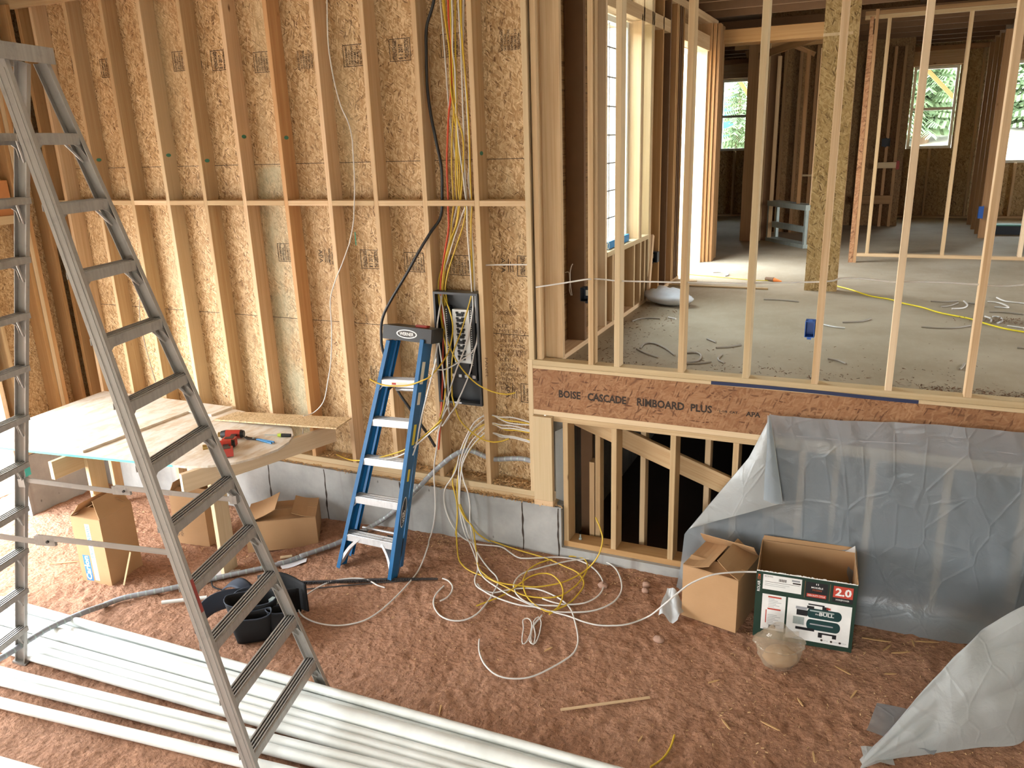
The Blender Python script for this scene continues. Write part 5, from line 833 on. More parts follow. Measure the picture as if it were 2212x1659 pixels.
# ---- cartons
def carton(name, loc, rz, w_, d_, h_, label, flaps, mat='card', tk=.005, rx=0):
    """open box, origin at the middle of its base; flaps: (side, angle, length, trim) hinged on the rim, 0 lies inward, 90 stands up"""
    t = empty(name, loc, rz, label, 'cardboard box'); t.rotation_euler = (rx, 0, rz)
    X, Y = w_/2, d_/2; b = MB()
    b.box(-X, X, -Y, -Y+tk, 0, h_); b.box(-X, X, Y-tk, Y, 0, h_); b.box(-X, -X+tk, -Y+tk, Y-tk, 0, h_); b.box(X-tk, X, -Y+tk, Y-tk, 0, h_); b.box(-X+tk, X-tk, -Y+tk, Y-tk, 0, tk)
    b.build('box_body', mat, t)
    for side, ang, L, trim in flaps:
        a = R(ang); half = X if side in 'fb' else Y
        nseg = 5; prof = []
        for i in range(nseg+1): s_ = L*i/nseg; prof.append((s_*math.cos(a)+.0, s_*math.sin(a)-.012*math.sin(math.pi*i/nseg)*math.cos(a)))
        b = MB(); vs = []; fs = []
        for i, (p, q) in enumerate(prof):
            k = half-.002-trim*i/nseg
            for e in (-k, k): vs += [(e, p, q), (e, p-tk*math.sin(a)*.7, q+tk*math.cos(a)*.7+.0004)]
        for i in range(nseg): o = 4*i; fs += [(o, o+2, o+6, o+4), (o+1, o+5, o+7, o+3), (o, o+4, o+5, o+1), (o+2, o+3, o+7, o+6)]
        fs += [(0, 1, 3, 2), (4*nseg, 4*nseg+2, 4*nseg+3, 4*nseg+1)]
        b.add(vs, fs); f = b.build('flap', mat, t)
        f.location = {'f': (0, -Y, h_+.0015), 'b': (0, Y, h_+.0015), 'l': (-X, 0, h_+.0015), 'r': (X, 0, h_+.0015)}[side]; f.rotation_euler = (0, 0, {'f': 0, 'b': R(180), 'l': R(-90), 'r': R(90)}[side])
    return t
def flat(name, x0, x1, z0, z1, y, mat, par): b = MB(); b.add([(x0, y, z0), (x1, y, z0), (x1, y, z1), (x0, y, z1)], [(0, 1, 2, 3)]); return b.build(name, mat, par)
t = carton('cardboard_box', (-5.155, -1.255, gz(-5.1, -1.3)-.008), R(6), .275, .315, .545, 'tall open cardboard box with blue and white print below the table', [('r', 62, .15, .03), ('l', 48, .13, .01), ('b', 38, .13, .01), ('f', 12, .12, .02)])
flat('print_panel', -.095, -.03, .02, .235, -.158, 'blue_ink', t); flat('print_panel', -.014, .028, .03, .50, -.1579, 'white_ink', t)
text('printed_text', 'Carlon', .20, .05, 'white_ink', t, (-.042, -.1585, .028), (R(90), R(-90), 0), bold=.03)
text('printed_text', 'Thomas&Betts', .27, .03, 'blue_ink', t, (.019, -.1585, .215), (R(90), R(-90), 0), bold=.01)
t = carton('cardboard_box', (-4.93, -.56, gz(-4.9, -.6)-.006), R(7), .33, .24, .44, 'plain cardboard box behind the right table leg', [('f', 15, .1, .0), ('l', 60, .12, .0)])
for i in range(2): text('printed_text', ('COIL', 'HEAVY')[i], .07, .03, 'ink', t, (-.12+.04*i, -.1203, .07), (R(90), R(-90), 0))
t = carton('cardboard_box', (-4.20, -.37, gz(-4.2, -.4)-.006), R(33), .55, .36, .255, 'wide open cardboard box by the concrete wall under the table end', [('f', 2, .178, .0), ('b', 3, .178, .0), ('r', 14, .19, .01), ('l', 20, .26, .01)])
t = carton('cardboard_box', (-.715, -.285, gz(-.7, -.3)-.01), R(-12), .362, .36, .365, 'plain brown cardboard box left of the green carton', [('l', 12, .175, .0), ('r', 32, .17, .01), ('b', 45, .15, .0), ('f', 6, .12, .0)])
t = carton('compressor_box', (-.205, -.268, gz(-.2, -.3)-.008), R(3.4), .560, .40, .455, 'open dark green printed carton with red 2.0 square', [('r', 75, .035, .02), ('b', 88, .03, .01)], 'card')
b = MB(); b.box(-.2815, .2815, -.2015, -.2003, 0, .452); b.box(.2803, .2815, -.2003, .2, 0, .45); b.box(-.2815, -.2803, -.2003, .2, 0, .45); b.build('printed_skin', 'green_print', t)
random.seed(3); b = MB()
for i in range(60):
    x = -.28+i*.56/60; b.add([(x, -.2017, .452), (x+.0093, -.2017, .452), (x+.0093, -.2010, .455+.006*random.random()), (x, -.2010, .455+.009*random.random())], [(0, 1, 2, 3)])
b.build('torn_edge', 'white_ink', t)
b = MB(); b.add([(.215, .19, .457), (.28, .19, .457), (.28, -.15, .457), (.262, .0, .53), (.265, .12, .54)], [(0, 1, 4), (1, 2, 3, 4)]); b.build('torn_tape', 'white_ink', t)
W0, H0 = .563, .452
def ub(u): return -.2815+u*W0
def vb(v): return H0*(1-v)
def fr(name, u0, u1, v0, v1, mat, lay=1, par=None): return flat(name, ub(u0), ub(u1), vb(v1), vb(v0), -.2015-.0005*lay, mat, par or t)
def ft(s, u0, u1, v0, v1, mat, lay=2, bold=.0, rot=0): return text('printed_text', s, (ub(u1)-ub(u0)) if not rot else vb(v0)-vb(v1), (vb(v0)-vb(v1)) if not rot else ub(u1)-ub(u0), mat, t, ((ub(u0) if not rot else ub(u1)), -.2015-.0005*lay, vb(v1)), (R(90), R(-rot), 0), bold=bold)
fr('shipping_label', .07, .46, .035, .255, 'white_ink'); fr('label_line', .09, .44, .135, .14, 'ink', 2); fr('label_line', .09, .34, .165, .170, 'grey', 2); fr('label_line', .09, .30, .19, .195, 'grey', 2); ft('RECEIVING', .085, .17, .05, .07, 'ink'); fr('label_line', .36, .44, .06, .085, 'grey', 2); fr('label_line', .37, .45, .10, .12, 'ink', 2)
for i in range(9): fr('barcode_bar', .23+.009*i, .234+.009*i+.003*(i % 2), .075, .115, 'ink', 2)
fr('model_panel', .505, .715, .05, .285, 'black'); ft('MODÈLE', .555, .67, .105, .135, 'white_ink', 2, .02); ft('FC2002', .57, .66, .15, .17, 'orange_ink'); fr('duty_band', .515, .705, .215, .265, 'red_ink', 2); ft('100% DUTY CYCLE', .525, .695, .228, .252, 'white_ink', 3, .01); ft('II', .60, .625, .06, .085, 'white_ink')
fr('power_panel', .765, .965, .05, .285, 'black'); fr('power_square', .770, .96, .05, .215, 'red_ink', 2); ft('2.0', .79, .945, .075, .19, 'white_ink', 3, .035); ft('HORSEPOWER', .80, .93, .235, .258, 'white_ink', 2, .01)
for u in (.49, .735): fr('divider', u, u+.006, .04, .29, 'dark_wood', 1)
ft('ROLAIR', .015, .045, .14, .30, 'white_ink', 1, .02, 90); ft('.COM', .015, .045, .045, .13, 'orange_ink', 1, .02, 90)
fr('spec_panel', .075, .315, .325, .865, 'white_ink'); 
for v in (.35, .53): fr('spec_heading', .135, .27, v, v+.022, 'red_ink', 2)
for i in range(13):
    v = .385+.024*i+(.10 if i > 5 else 0)
    if v < .78: fr('spec_line', .14, .20+.018*((i*7) % 5), v, v+.006, 'grey', 2)
fr('spec_line', .118, .128, .56, .76, 'red_ink', 2)
for i in range(12): fr('barcode_bar', .155+.006*i, .158+.006*i+.0015*(i % 3), .785, .84, 'ink', 2)
fr('photo_panel', .335, .965, .325, .93, 'white_ink')
def capsule(u0, u1, v0, v1, mat, lay, n=10):
    x0, x1, z0, z1 = ub(u0), ub(u1), vb(v1), vb(v0); r = (z1-z0)/2; zc = (z0+z1)/2; y = -.2015-.0005*lay; vs = []
    for k in range(n+1): a = math.pi/2+math.pi*k/n; vs.append((x0+r*.55+r*.55*math.cos(a), y, zc+r*math.sin(a)))
    for k in range(n+1): a = -math.pi/2+math.pi*k/n; vs.append((x1-r*.7+r*.7*math.cos(a), y, zc+r*math.sin(a)))
    b = MB(); b.add(vs, [tuple(range(len(vs)))]); return b.build('tank_picture', mat, t)
capsule(.535, .875, .43, .575, 'green_tank', 2); capsule(.535, .87, .595, .75, 'green_tank', 2); capsule(.56, .80, .455, .475, 'galv', 3); capsule(.57, .80, .655, .675, 'grey', 3)
ft('BULL', .655, .80, .475, .525, 'white_ink', 4, .03); ft('the', .615, .65, .495, .52, 'white_ink', 4)
for u0, u1, v0, v1, m_ in ((.42, .53, .43, .47, 'grey'), (.43, .54, .475, .56, 'black'), (.40, .51, .585, .70, 'galv'), (.43, .62, .735, .775, 'black'), (.66, .84, .775, .80, 'black'), (.66, .70, .80, .85, 'black'), (.80, .84, .79, .84, 'black'), (.53, .60, .40, .44, 'black'), (.54, .70, .365, .385, 'black'), (.68, .74, .385, .43, 'black'), (.72, .76, .39, .42, 'red_ink')): fr('compressor_picture', u0, u1, v0, v1, m_, 3)
for i, u in enumerate((.70, .795, .88)):
    b = MB(); b.add([(ub(u)+.007*math.cos(2*math.pi*k/14), -.2025, vb(.885)+.007*math.sin(2*math.pi*k/14)) for k in range(14)], [tuple(range(14))]); b.build('round_mark', 'ink', t); ft(('EPA', 'HONDA', 'USA')[i], u+.018, u+.065, .878, .893, 'grey')
# ---- clear bag of fittings in front of the green carton
t = empty('plastic_bag', (-.29, -.70, gz(-.3, -.70)), R(10), 'clear plastic bag of tan contents in front of the green carton', 'bag')
b = MB()
def bagp(u, v):
    a, c = u*2*math.pi, v
    r = .125*math.sin(min(1, c/.62)*math.pi*.5+.35)**.7 if c < .62 else .122*(1-(c-.62)/.5)**1.3+.02
    z = .17*c/.7 if c < .7 else .17+(c-.7)*.30
    p = Vector((math.cos(a)*r*1.05, math.sin(a)*r*.85, z)); k = noise.noise(p*16)*.016+noise.noise(p*38)*.008
    return p+Vector((math.cos(a), math.sin(a), 0))*k+Vector((-.015*c, .02*c, 0))
b.grid(bagp, 48, 30); b.build('bag_film', 'clear_bag', t)
b = MB(); b.grid(lambda u, v: tuple(Vector((math.cos(u*6.2832)*.098*math.cos((v-.5)*3.14), math.sin(u*6.2832)*.068*math.cos((v-.5)*3.14), .068+.06*math.sin((v-.5)*3.14)))*(1+.12*noise.noise(Vector((math.cos(u*6.2832), math.sin(u*6.2832), v*3))*2))), 28, 16); b.build('bag_contents', 'card', t)
for i, (a, L) in enumerate(((20, .09), (160, .10))):
    b = MB(); b.grid(lambda u, v: (math.cos(R(a))*(.01+u*L)+.0, .015*math.sin(v*6+u*4), .17+u*.05+v*.05*(1-u*.4)), 8, 6); b.build('bag_ear', 'clear_bag', t)
t = tag(ogrid('plastic_scrap', lambda u, v: (-1.06+u*.13+.02*v, -.50+v*.14-.03*u, gz(-1, -.45)+.012+.15*v*(1-.6*u)+.025*math.sin(u*7+v*5)), 12, 12, 'poly_thick'), 'crumpled pale plastic scrap against the left side of the brown box', 'plastic scrap')
# ---- tool belt
t = empty('tool_belt', (-3.62, -1.42, gz(-3.6, -1.4)), 0, 'black leather tool belt with open pouches on the dirt', 'tool belt')
def pouch(name, x, y, rz, w_, d_, h_, lean=0, mat='leather', rim=True):
    n = 26
    def fn(u, v):
        a = u*2*math.pi; ca, sa = math.cos(a), math.sin(a); k = .80+.20*v
        px_ = w_/2*k*(abs(ca)**.6)*(1 if ca > 0 else -1); py_ = d_/2*(.65+.35*v)*(abs(sa)**.7)*(1 if sa > 0 else -1)
        p = Vector((px_, py_+lean*v, .006+h_*v+.012*math.sin(a*2+1)*v)); return p+Vector((noise.noise(p*14), noise.noise(p*14+Vector((3, 3, 3))), 0))*.006
    b = MB(); b.grid(fn, n, 8); cx = [fn(i/n, 0) for i in range(n)]; b.add(cx, [tuple(range(n-1, -1, -1))])
    o = b.build(name, mat, t, (x, y, 0), (0, 0, rz)); m = o.modifiers.new('thickness', 'SOLIDIFY'); m.thickness = .005; m.offset = -1
    if rim: b = MB(); b.tube([fn(i/n, 1.0) for i in range(n+1)], .004, 5, False); b.build('rim_binding', 'leather_edge', o)
    return o
pouch('pouch', .115, -.12, R(38), .27, .10, .20, -.015); pouch('pouch', .03, -.01, R(36), .34, .20, .235, .0); pouch('pouch', .24, .01, R(44), .17, .10, .19, .0)
o = ogrid('back_pad', lambda u, v: (-.10+.36*u, .20+.06*u+.05*math.sin(u*3), .01+v*.25+.02*math.sin(u*5)), 14, 8, 'leather', t, .01)
o = ogrid('back_pad', lambda u, v: (.0+.20*u, .12+.14*u, .01+v*.2-.02*u), 10, 8, 'leather', t, .01)
o = ogrid('waist_belt', lambda u, v: (-.30+.24*u-.11*math.sin(u*3.1), -.22+.45*u, .008+v*.14+.05*math.sin(u*3.1)), 22, 4, 'leather_edge', t, .008)
o = ogrid('belt_flap', lambda u, v: (-.52+.28*u, .26+.10*v-.06*u, .02+.075*math.sin(u*2.6)+.015*v), 14, 5, 'leather_edge', t, .008)
b = MB(); b.tube(curve_pts([(-.72, .36, .006), (-.62, .27, .02), (-.52, .27, .012), (-.44, .30, .008)], .03), .006, 6); b.build('belt_strap', 'leather', t)
b = MB(); b.tube(curve_pts([(-.02, .14, .2), (-.04, .08, .26), (-.12, .02, .24), (-.15, .0, .20)], .02), .003, 5); b.build('cord_loop', 'leather_edge', t)
b = MB(); b.cyl((.19, .19, .03), (.26, .15, .05), .012, n=8); b.build('tool_handle', 'tool_red', t); b = MB(); b.box(.12, .17, .05, .09, .17, .21); b.build('buckle', 'galv', t)
# ---- white conduit pipes on the dirt
def pipe(y0, z, r, slope, x0, x1, label, x_ref=-2.8, sag=0):
    f = lambda x: (x, y0+slope*(x-x_ref), z); b = MB(); n = 18; a, c = Vector(f(x0)), Vector(f(x1))
    m = (a+c)/2; d = (c-a).normalized(); L = (c-a).length; e1 = d.orthogonal().normalized(); e2 = d.cross(e1); vs = []
    for rr, s_ in ((r, -1), (r, 1), (r-.004, 1), (r-.004, -1)): vs += [d*(s_*L/2)+(e1*math.cos(2*math.pi*k/n)+e2*math.sin(2*math.pi*k/n))*rr for k in range(n)]
    b.add(vs, [(q*n+k, q*n+(k+1) % n, ((q+1) % 4)*n+(k+1) % n, ((q+1) % 4)*n+k) for q in (0, 2) for k in range(n)], True); b.add(vs, [(q*n+k, q*n+(k+1) % n, ((q+1) % 4)*n+(k+1) % n, ((q+1) % 4)*n+k) for q in (1, 3) for k in range(n)])
    return tag(b.build('conduit_pipe', 'pvc', None, m), label, 'pipe', 'white conduit pipes on the dirt')
G0 = -.094
for y0, z, r, sl, l in ((-1.835, .027, .027, .030, 'white pipe at the back of the large bundle touching the open dirt'), (-1.862, .0745, .027, .026, 'white pipe riding on top of the back of the large bundle'), (-1.893, .027, .027, .033, 'white pipe under the top one, second from the back of the bundle'), (-1.968, .045, .045, .036, 'thickest white pipe, in the middle of the large bundle'),
        (-2.045, .029, .029, .040, 'white pipe just in front of the thickest pipe'), (-2.105, .029, .029, .044, 'white pipe second from the front of the large bundle'), (-2.165, .029, .029, .047, 'frontmost white pipe of the large bundle'),
        (-2.262, .031, .031, .090, 'white pipe at the back of the separate pair in front of the bundle'), (-2.327, .031, .031, .090, 'white pipe at the front of the separate pair'), (-2.445, .031, .031, .112, 'single white pipe lying alone in front of the pair'), (-2.83, .031, .031, .10, 'white pipe cutting the bottom left corner of the picture')):
    pipe(y0, G0+z, r, sl, -6.4, .35 if y0 > -2.2 else (-.3 if y0 > -2.6 else -3.2), l)
b = MB(); b.cyl((-4.42, -1.46, G0+.02), (-4.17, -1.28, G0+.014), .014, n=12); tag(b.build('pipe_offcut', 'pvc'), 'short white pipe piece on the dirt behind the ladder rail', 'pipe')
b = MB(); b.cyl((-4.03, -.645, -.062), (-3.95, -.60, -.056), .012, n=10); tag(b.build('dowel_offcut', 'spruce_pale'), 'small pale round offcut beside the sheet of paper', 'dowel')
for pts, l in (([(-4.02, -.70), (-3.82, -.58), (-3.775, -.65), (-3.905, -.775)], 'white paper sheet on the dirt under the grey cable'), ([(-4.52, -1.03), (-4.24, -.86), (-4.20, -.98), (-4.46, -1.12)], 'white paper sheet under the foot of the table leg')):
    b = MB(); q = [Vector((x, y, gz(x, y)+.010)) for x, y in pts]; b.grid(lambda u, v: tuple(q[0].lerp(q[1], u).lerp(q[3].lerp(q[2], u), v)+Vector((0, 0, .006*math.sin(u*5+v*3)))), 8, 6); tag(b.build('paper_sheet', 'paper'), l, 'paper')
# ---- cables
CM = {'feeder_cable': 'cable', 'cable': 'cable', 'service_cable': 'cable', 'extension_cord': 'cord', 'cable_offcut': 'cable scrap', 'reinforcing_bar': 'steel bar', 'cable_bundle': 'cable'}
for key, colr, r, label, pts in CABLES:
    if pts[0][2] > 3.8: pts = [(pts[0][0]-.004, pts[0][1], 4.35), (pts[0][0], pts[0][1], 4.1)]+pts
    cp = curve_pts(pts, .025)
    off = label.startswith('OFF')
    if not off and cp[0].z < 4.4:
        for p in cp:
            if p.y < -.02 and p.z < .3 and p.x < 3: p.z = max(p.z, dirt_h(p.x, p.y)+r*.7)
    b = MB(); b.tube(cp, r*1.25 if off else r, 9 if r > .012 else 6)
    if off: label, grp = ('short white cable offcut littering the raised house floor', 'white cable offcuts on the raised floor') if colr == 'white' else ('short dusty grey cable offcut littering the raised house floor', 'grey cable offcuts on the raised floor')
    else: grp = {'white': 'white electrical cables', 'yellow': 'yellow electrical cables'}.get(colr) if key == 'cable' else None
    o = tag(b.build(key, colr), label, CM[key], grp)
    if key == 'reinforcing_bar' and r > .006:
        rb = MB(); n = int((cp[-1]-cp[0]).length/.012)
        for i in range(0, n): p = cp[0].lerp(cp[-1], i/n); p.z = cp[min(len(cp)-1, int(i/n*len(cp)))].z; d = (cp[-1]-cp[0]).normalized(); rb.cyl(p, p+d*.004, r*1.22, n=6)
        rb.build('bar_rib', 'black2', o)
    if key == 'service_cable':
        rb = MB()
        for i in range(2, len(cp)-3, 2):
            d = (cp[i+1]-cp[i]).normalized(); rb.cyl(cp[i]-d*.005, cp[i]+d*.005, r*1.06, n=9)
        rb.build('jacket_ridge', 'galv', o)
# ---- polythene sheeting over the lower wall
def sheet_left(z):
    K = [(1.36, -.50), (1.30, -.51), (1.042, -.610), (.43, -1.0), (.16, -1.022), (.0, -1.03)]
    for (z0, x0), (z1, x1) in zip(K, K[1:]):
        if z >= z1: return x0+(x1-x0)*(z0-z)/(z0-z1)
    return -1.03
def topz(x): return 1.345+.012*math.sin(x*4)+max(0, x)*.045
def sheetf(u, v):
    z0 = 1.345*(1-v)+.055*v; xl = sheet_left(z0); x = xl+(3.2-xl)*(u**1.35)
    z = topz(x)*(1-v)+.052*v
    wr_ = noise.noise(Vector((x*2.2, z*1.0, 1)))*.022+abs(noise.noise(Vector((x*5+z*2.2, z*1.6-x, 5))))*.018+noise.noise(Vector((x*13+z*6, z*5, 2)))*.006
    y = -.030-.024*v-max(0, wr_)*1.0-.006-(.10*max(0, (v-.86)/.14)**2)
    return (x, y, z)
sh = ogrid('plastic_sheet', sheetf, 150, 80, 'poly_sheet', None); tag(sh, 'grey translucent plastic sheet hung over the lower wall on the right', 'plastic sheet')
b = MB(); P0, P1, P2, P3 = Vector((-.50, -.062, 1.342)), Vector((-.385, -.10, .775)), Vector((-.97, -.085, .48)), Vector((-.60, -.075, 1.05))
def flapf(u, v):
    a = P0.lerp(P2, v) if v < 0 else None
    l = Vector((sheet_left(1.342-.862*v), -.066-.02*v, 1.342-.862*v)); r_ = P0.lerp(P1, min(1, v*1.45)) if v < .69 else P1.lerp(P2, (v-.69)/.31)
    p = l.lerp(r_, u); bul = math.sin(u*math.pi)*math.sin(min(1, v*1.2)*math.pi)*.035; p.y -= bul+.010*noise.noise(Vector((p.x*7, p.z*5, 3)))+.012*(1-u)*u*4*.3; return tuple(p)
b.grid(flapf, 30, 50); b.build('folded_corner', 'poly_thick', sh)
b = MB(); cp = [P0.lerp(P1, i/16)+Vector((-.02-.012*math.sin(i*.7), -.012, 0)) for i in range(17)]; b.grid(lambda u, v: tuple(P0.lerp(P1, v)+Vector((-.10*v*u-.015*u, -.02-.02*math.sin(u*3.1), .012*u*v))), 6, 20); b.build('folded_corner', 'poly_sheet', sh)
b = MB(); b.grid(lambda u, v: (-.49+u*3.6, -.0465-.003*math.sin(u*40), topz(-.49+u*3.6)-.118-.006*v-.02*u), 60, 1); b.build('crease', 'grey', sh)
# heap of plastic at the lower right
LO = curve_pts([(.165, -1.315, -.045), (.30, -1.20, -.035), (.45, -1.115, -.028), (.573, -1.046, -.02), (.722, -.965, -.01), (.90, -.875, .0), (1.02, -.70, .09), (1.25, -.62, .12), (1.7, -.5, .10)], .03)
UP = curve_pts([(.175, -1.29, -.03), (.30, -1.10, .07), (.44, -.92, .23), (.62, -.78, .45), (.72, -.68, .53), (.86, -.60, .63), (1.15, -.50, .76), (1.5, -.42, .82), (1.8, -.36, .82)], .03)
def along(C, s_): f = s_*(len(C)-1); i = min(int(f), len(C)-2); return C[i].lerp(C[i+1], f-i)
def heap(u, v):
    a, c = along(LO, u), along(UP, u)
    if v < .72: t_ = v/.72; p = a.lerp(c, t_); out = Vector((.45, -.85, .25)); w_ = u**.6; p += out*(math.sin(t_*math.pi)*.085*w_+(abs(noise.noise(Vector((u*4.2+t_*1.5, t_*2.2-u*2, 4))))*.15-.02)*w_*math.sin(min(1, t_*1.6)*math.pi/2)+noise.noise(Vector((u*16, t_*9, 1)))*.010*w_*math.sin(t_*math.pi))
    else: t_ = (v-.72)/.28; e = c+Vector((-.06, .20, 0))*(.2+u); e.z = gz(e.x, e.y)+.005; p = c.lerp(e, t_)+Vector((0, 0, .08*math.sin(t_*math.pi)*u))
    p.z = max(p.z, gz(p.x, p.y)+.004); return tuple(p)
tag(ogrid('plastic_heap', heap, 90, 60, 'poly_thick'), 'pale plastic sheeting gathered in a fold across the lower right dirt', 'plastic sheet')
q = [Vector(v) for v in ((.235, -.815, .0), (.60, -.83, .0), (.50, -1.12, .0), (.185, -1.10, .0))]
tag(ogrid('plastic_scrap', lambda u, v: tuple(q[0].lerp(q[1], u).lerp(q[3].lerp(q[2], u), v)+Vector((0, 0, .014+.010*math.sin(u*4+v*2)+(.02*max(0, v-.8)*5 if u < .9 else 0)+gz(.35, -.95)))), 14, 12, 'poly_sheet'), 'flat grey plastic scrap tucked beside the gathered sheeting', 'plastic scrap')
tag(ogrid('plastic_scrap', lambda u, v: (.165+.14*u+.02*v, -1.165-.10*v+.03*u, gz(.2, -1.2)+.014+.006*math.sin(u*5)), 8, 6, 'poly_thick'), 'small pale plastic corner at the tip of the gathered sheeting', 'plastic scrap')
# ---- splinters, stones and shavings
random.seed(11)
t0 = None
tag(beam2('wood_splinter', (-1.37, -1.46, -.052), (-.93, -1.20, -.03), .02, .006, (.5, -.9, 0), 'spruce'), 'long flat wood splinter on the dirt near the bottom centre', 'wood splinter')
spl = [(-2.03, -1.66, 110, .12), (.22, -.28, 5, .16), (.28, -.34, 60, .10), (.36, -.35, 25, .13), (.42, -.24, 100, .08), (-.5, -1.25, 130, .09), (-.62, -.95, 40, .08), (.05, -.62, 150, .10), (.12, -.78, 70, .12), (-.28, -1.18, 160, .11), (-2.45, -.33, -20, .22), (-1.62, -1.02, 60, .07), (-.05, -1.3, 100, .09), (.3, -.55, 20, .07), (-.9, -1.5, 80, .06), (-3.05, -2.25, 30, .10), (-4.4, -2.75, 70, .11), (-5.65, -1.3, 30, .22), (.5, -.2, 15, .13), (-.15, -.95, 120, .07)]
proto = None
for x, y, a, L in spl:
    if proto is None:
        b = MB(); b.prism([(-.5, -.05), (-.1, -.09), (.3, -.06), (.5, .02), (.2, .09), (-.4, .06)], -.03, .03); proto = b.build('wood_splinter', 'shaving'); o = proto
    else: o = proto.copy(); COL.objects.link(o)
    o.location = (x, y, dirt_h(x, y)+.005); o.rotation_euler = (0, 0, R(a)); o.scale = (L, .045+L*.12, .08); tag(o, 'thin pale wood splinter lying on the red dirt', 'wood splinter', 'wood splinters on the dirt')
for x, y, r, l in ((-1.22, -.20, .030, 'upper of two small stones near the low sill'), (-1.21, -.27, .026, 'lower of two small stones near the low sill'), (-1.50, -.30, .035, 'reddish stone beside the cable coil'), (-1.0, -.72, .035, 'reddish stone right of the front cable loop')):
    b = MB(); b.grid(lambda u, v: tuple(Vector((math.cos(u*6.2832)*math.cos((v-.5)*3.1416), math.sin(u*6.2832)*math.cos((v-.5)*3.1416)*.8, math.sin((v-.5)*3.1416)*.7))*r*(1+.25*noise.noise(Vector((math.cos(u*6.2832), math.sin(u*6.2832), v*2+x*9))*1.5))), 14, 9); tag(b.build('stone', 'stone', None, (x, y, dirt_h(x, y)+r*.45)), l, 'stone')
def chips(name, spots, n, s0, s1, mat, label):
    b = MB()
    for i in range(n):
        fx = random.choice(spots); p = Vector(fx()); s_ = random.uniform(s0, s1); a = random.uniform(0, 6.28); d = Vector((math.cos(a), math.sin(a), random.uniform(-.3, .5))); e = Vector((-math.sin(a), math.cos(a), random.uniform(-.4, .4)))*.3
        b.add([p, p+d*s_, p+(d+e)*s_, p+e*s_+Vector((0, 0, .002))], [(0, 1, 2, 3)])
    return tag(b.build(name, mat), label, 'wood shavings', None, 'stuff')
U = random.uniform
chips('wood_shavings', [lambda: (U(-6.6, -1.92), U(-.03, -.004), .4485+U(0, .012)), lambda: (U(-3.3, -1.95), U(-.03, -.004), .4485+abs(random.gauss(0, .012))), lambda: (U(-2.47, -2.15), U(.01, .13), .534+abs(random.gauss(0, .014))), lambda: (U(-2.88, -2.52), U(.02, .13), .534+abs(random.gauss(0, .009))), lambda: (U(-4.4, -2.9), U(.02, .13), .534+abs(random.gauss(0, .006)))], 6500, .008, .028, 'sawdust', 'loose wood shavings on the wall plates and concrete ledge')
chips('wood_shavings', [lambda: (U(-2, 2), U(.1, .4), 1.5005), lambda: (U(-1.9, 2), .1+abs(random.gauss(0, .5)), 1.5005), lambda: (U(-1.9, -1.5), U(.2, 2.5), 1.5005), lambda: (U(.3, .95), U(.14, .3), 1.503), lambda: (random.gauss(1.0, .16), random.gauss(2.3, .06), 1.503+abs(random.gauss(0, .012)))], 2000, .005, .025, 'dark_wood', 'dark chips and sawdust scattered on the raised house floor')
def gpt(x, y): return (x, y, dirt_h(x, y)+.002)
chips('wood_shavings', [lambda: gpt(U(-3.5, .9), U(-1.5, -.04)), lambda: gpt(U(-.6, .9), U(-1.4, -.1)), lambda: gpt(U(-3.2, -1.2), U(-.25, -.04)), lambda: gpt(U(-6, -4.2), U(-.9, -.05))], 3600, .004, .016, 'sawdust', 'pale sawdust flecks scattered over the red dirt')
tag(beam2('wood_splinter', (-4.92, -1.36, gz(-4.9, -1.36)), (-4.86, -1.30, .16), .018, .006, (1, 0, 0), 'spruce'), 'thin stick standing up in the dirt behind the ladder rail', 'wood splinter')
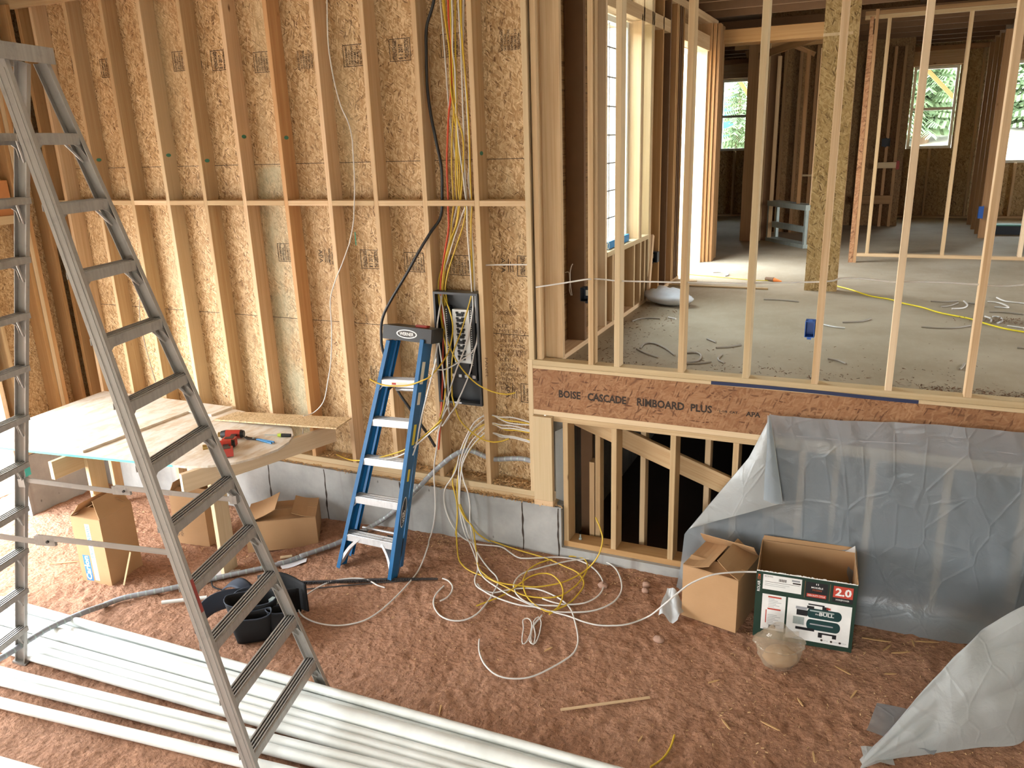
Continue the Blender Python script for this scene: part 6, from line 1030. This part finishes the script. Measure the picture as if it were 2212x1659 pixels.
# ---- outdoors beyond the far windows
b = MB(); b.grid(lambda u, v: (-14+u*40, 12.4+v*40, .3+2.6*min(1, v*2.2)+1.6*v+.35*noise.noise(Vector((u*14, v*14, 0)))), 60, 40)
struct('ground_bank', b, 'gravel', None, 'pale dirt bank rising behind the house', 'yard')
def spruce(x, y, z, h, label, seed):
    random.seed(seed); t = empty('spruce_tree', (x, y, z), 0, label, 'tree', 'spruces behind the house'); b = MB(); b.cyl((0, 0, -.5), (0, 0, h*.98), h*.022, .01, 8); b.build('trunk', 'bark', t); b = MB()
    for i in range(int(h*13)):
        f_ = .06+.93*i/(h*13); L = (1-f_)*h*.24+.10
        for k in range(6):
            a = random.uniform(0, 6.28); l_ = L*random.uniform(.6, 1.1); p = Vector((0, 0, f_*h)); d = Vector((math.cos(a), math.sin(a), -.22)); s_ = Vector((-math.sin(a), math.cos(a), 0))
            for m in range(9):
                q0 = p+d*l_*(m/9)+Vector((0, 0, .05*l_*(m/9)**2)); w_ = l_*.15*(1.1-m/9)+.05
                for sg in (-1, 1): b.add([q0, q0+d*.06*l_, q0+d*(.16*l_)+s_*sg*w_-Vector((0, 0, w_*random.uniform(.3, .8))), q0+d*.08*l_+s_*sg*w_*.9-Vector((0, 0, w_*.7))], [(0, 1, 2, 3)])
    b.build('foliage', 'needles', t)
spruce(-3.12, 14.6, 1.0, 4.4, 'spruce tree seen through the left far window', 1); spruce(1.0, 24.0, 2.6, 9.0, 'spruce tree filling the middle far window', 2); spruce(-.8, 26, 2.6, 9, 'spruce tree left of the one in the middle window', 3); spruce(2.6, 28, 2.8, 10, 'spruce tree behind the middle and right far windows', 4); spruce(4.9, 27.0, 2.8, 9.5, 'spruce tree seen through the right far window', 5); spruce(-7.2, 24, 2.4, 9, 'far spruce tree behind the blue tarp', 6)
b = MB(); b.grid(lambda u, v: (-9.2+5.62*u, 17.5-.8*math.sin(v*3.14), .8+3.35*math.sin(v*1.57)+.10*math.sin(u*13)), 24, 10); tag(b.build('tarp_cover', 'tarp'), 'bright blue tarp outside the left far window', 'tarp')
b = MB(); b.box(-4.7, 6.1, 11.03, 11.75, 4.02, 4.08); struct('trim_eave', b, 'spruce_pale', None, 'boarded eave over the far windows', 'eave')
for x0, y0, x1, y1, l in ((-2.62, 11.6, -2.3, 11.45, 'slanting pale board outside the left far window'), (.55, 11.6, 1.0, 11.45, 'slanting pale board outside the middle far window')):
    tag(beam2('eave_brace', (x0-.08, y0, 4.02), (x1, y1, 3.46), .07, .03, (1, 0, 1), 'spruce_pale'), l, 'board')
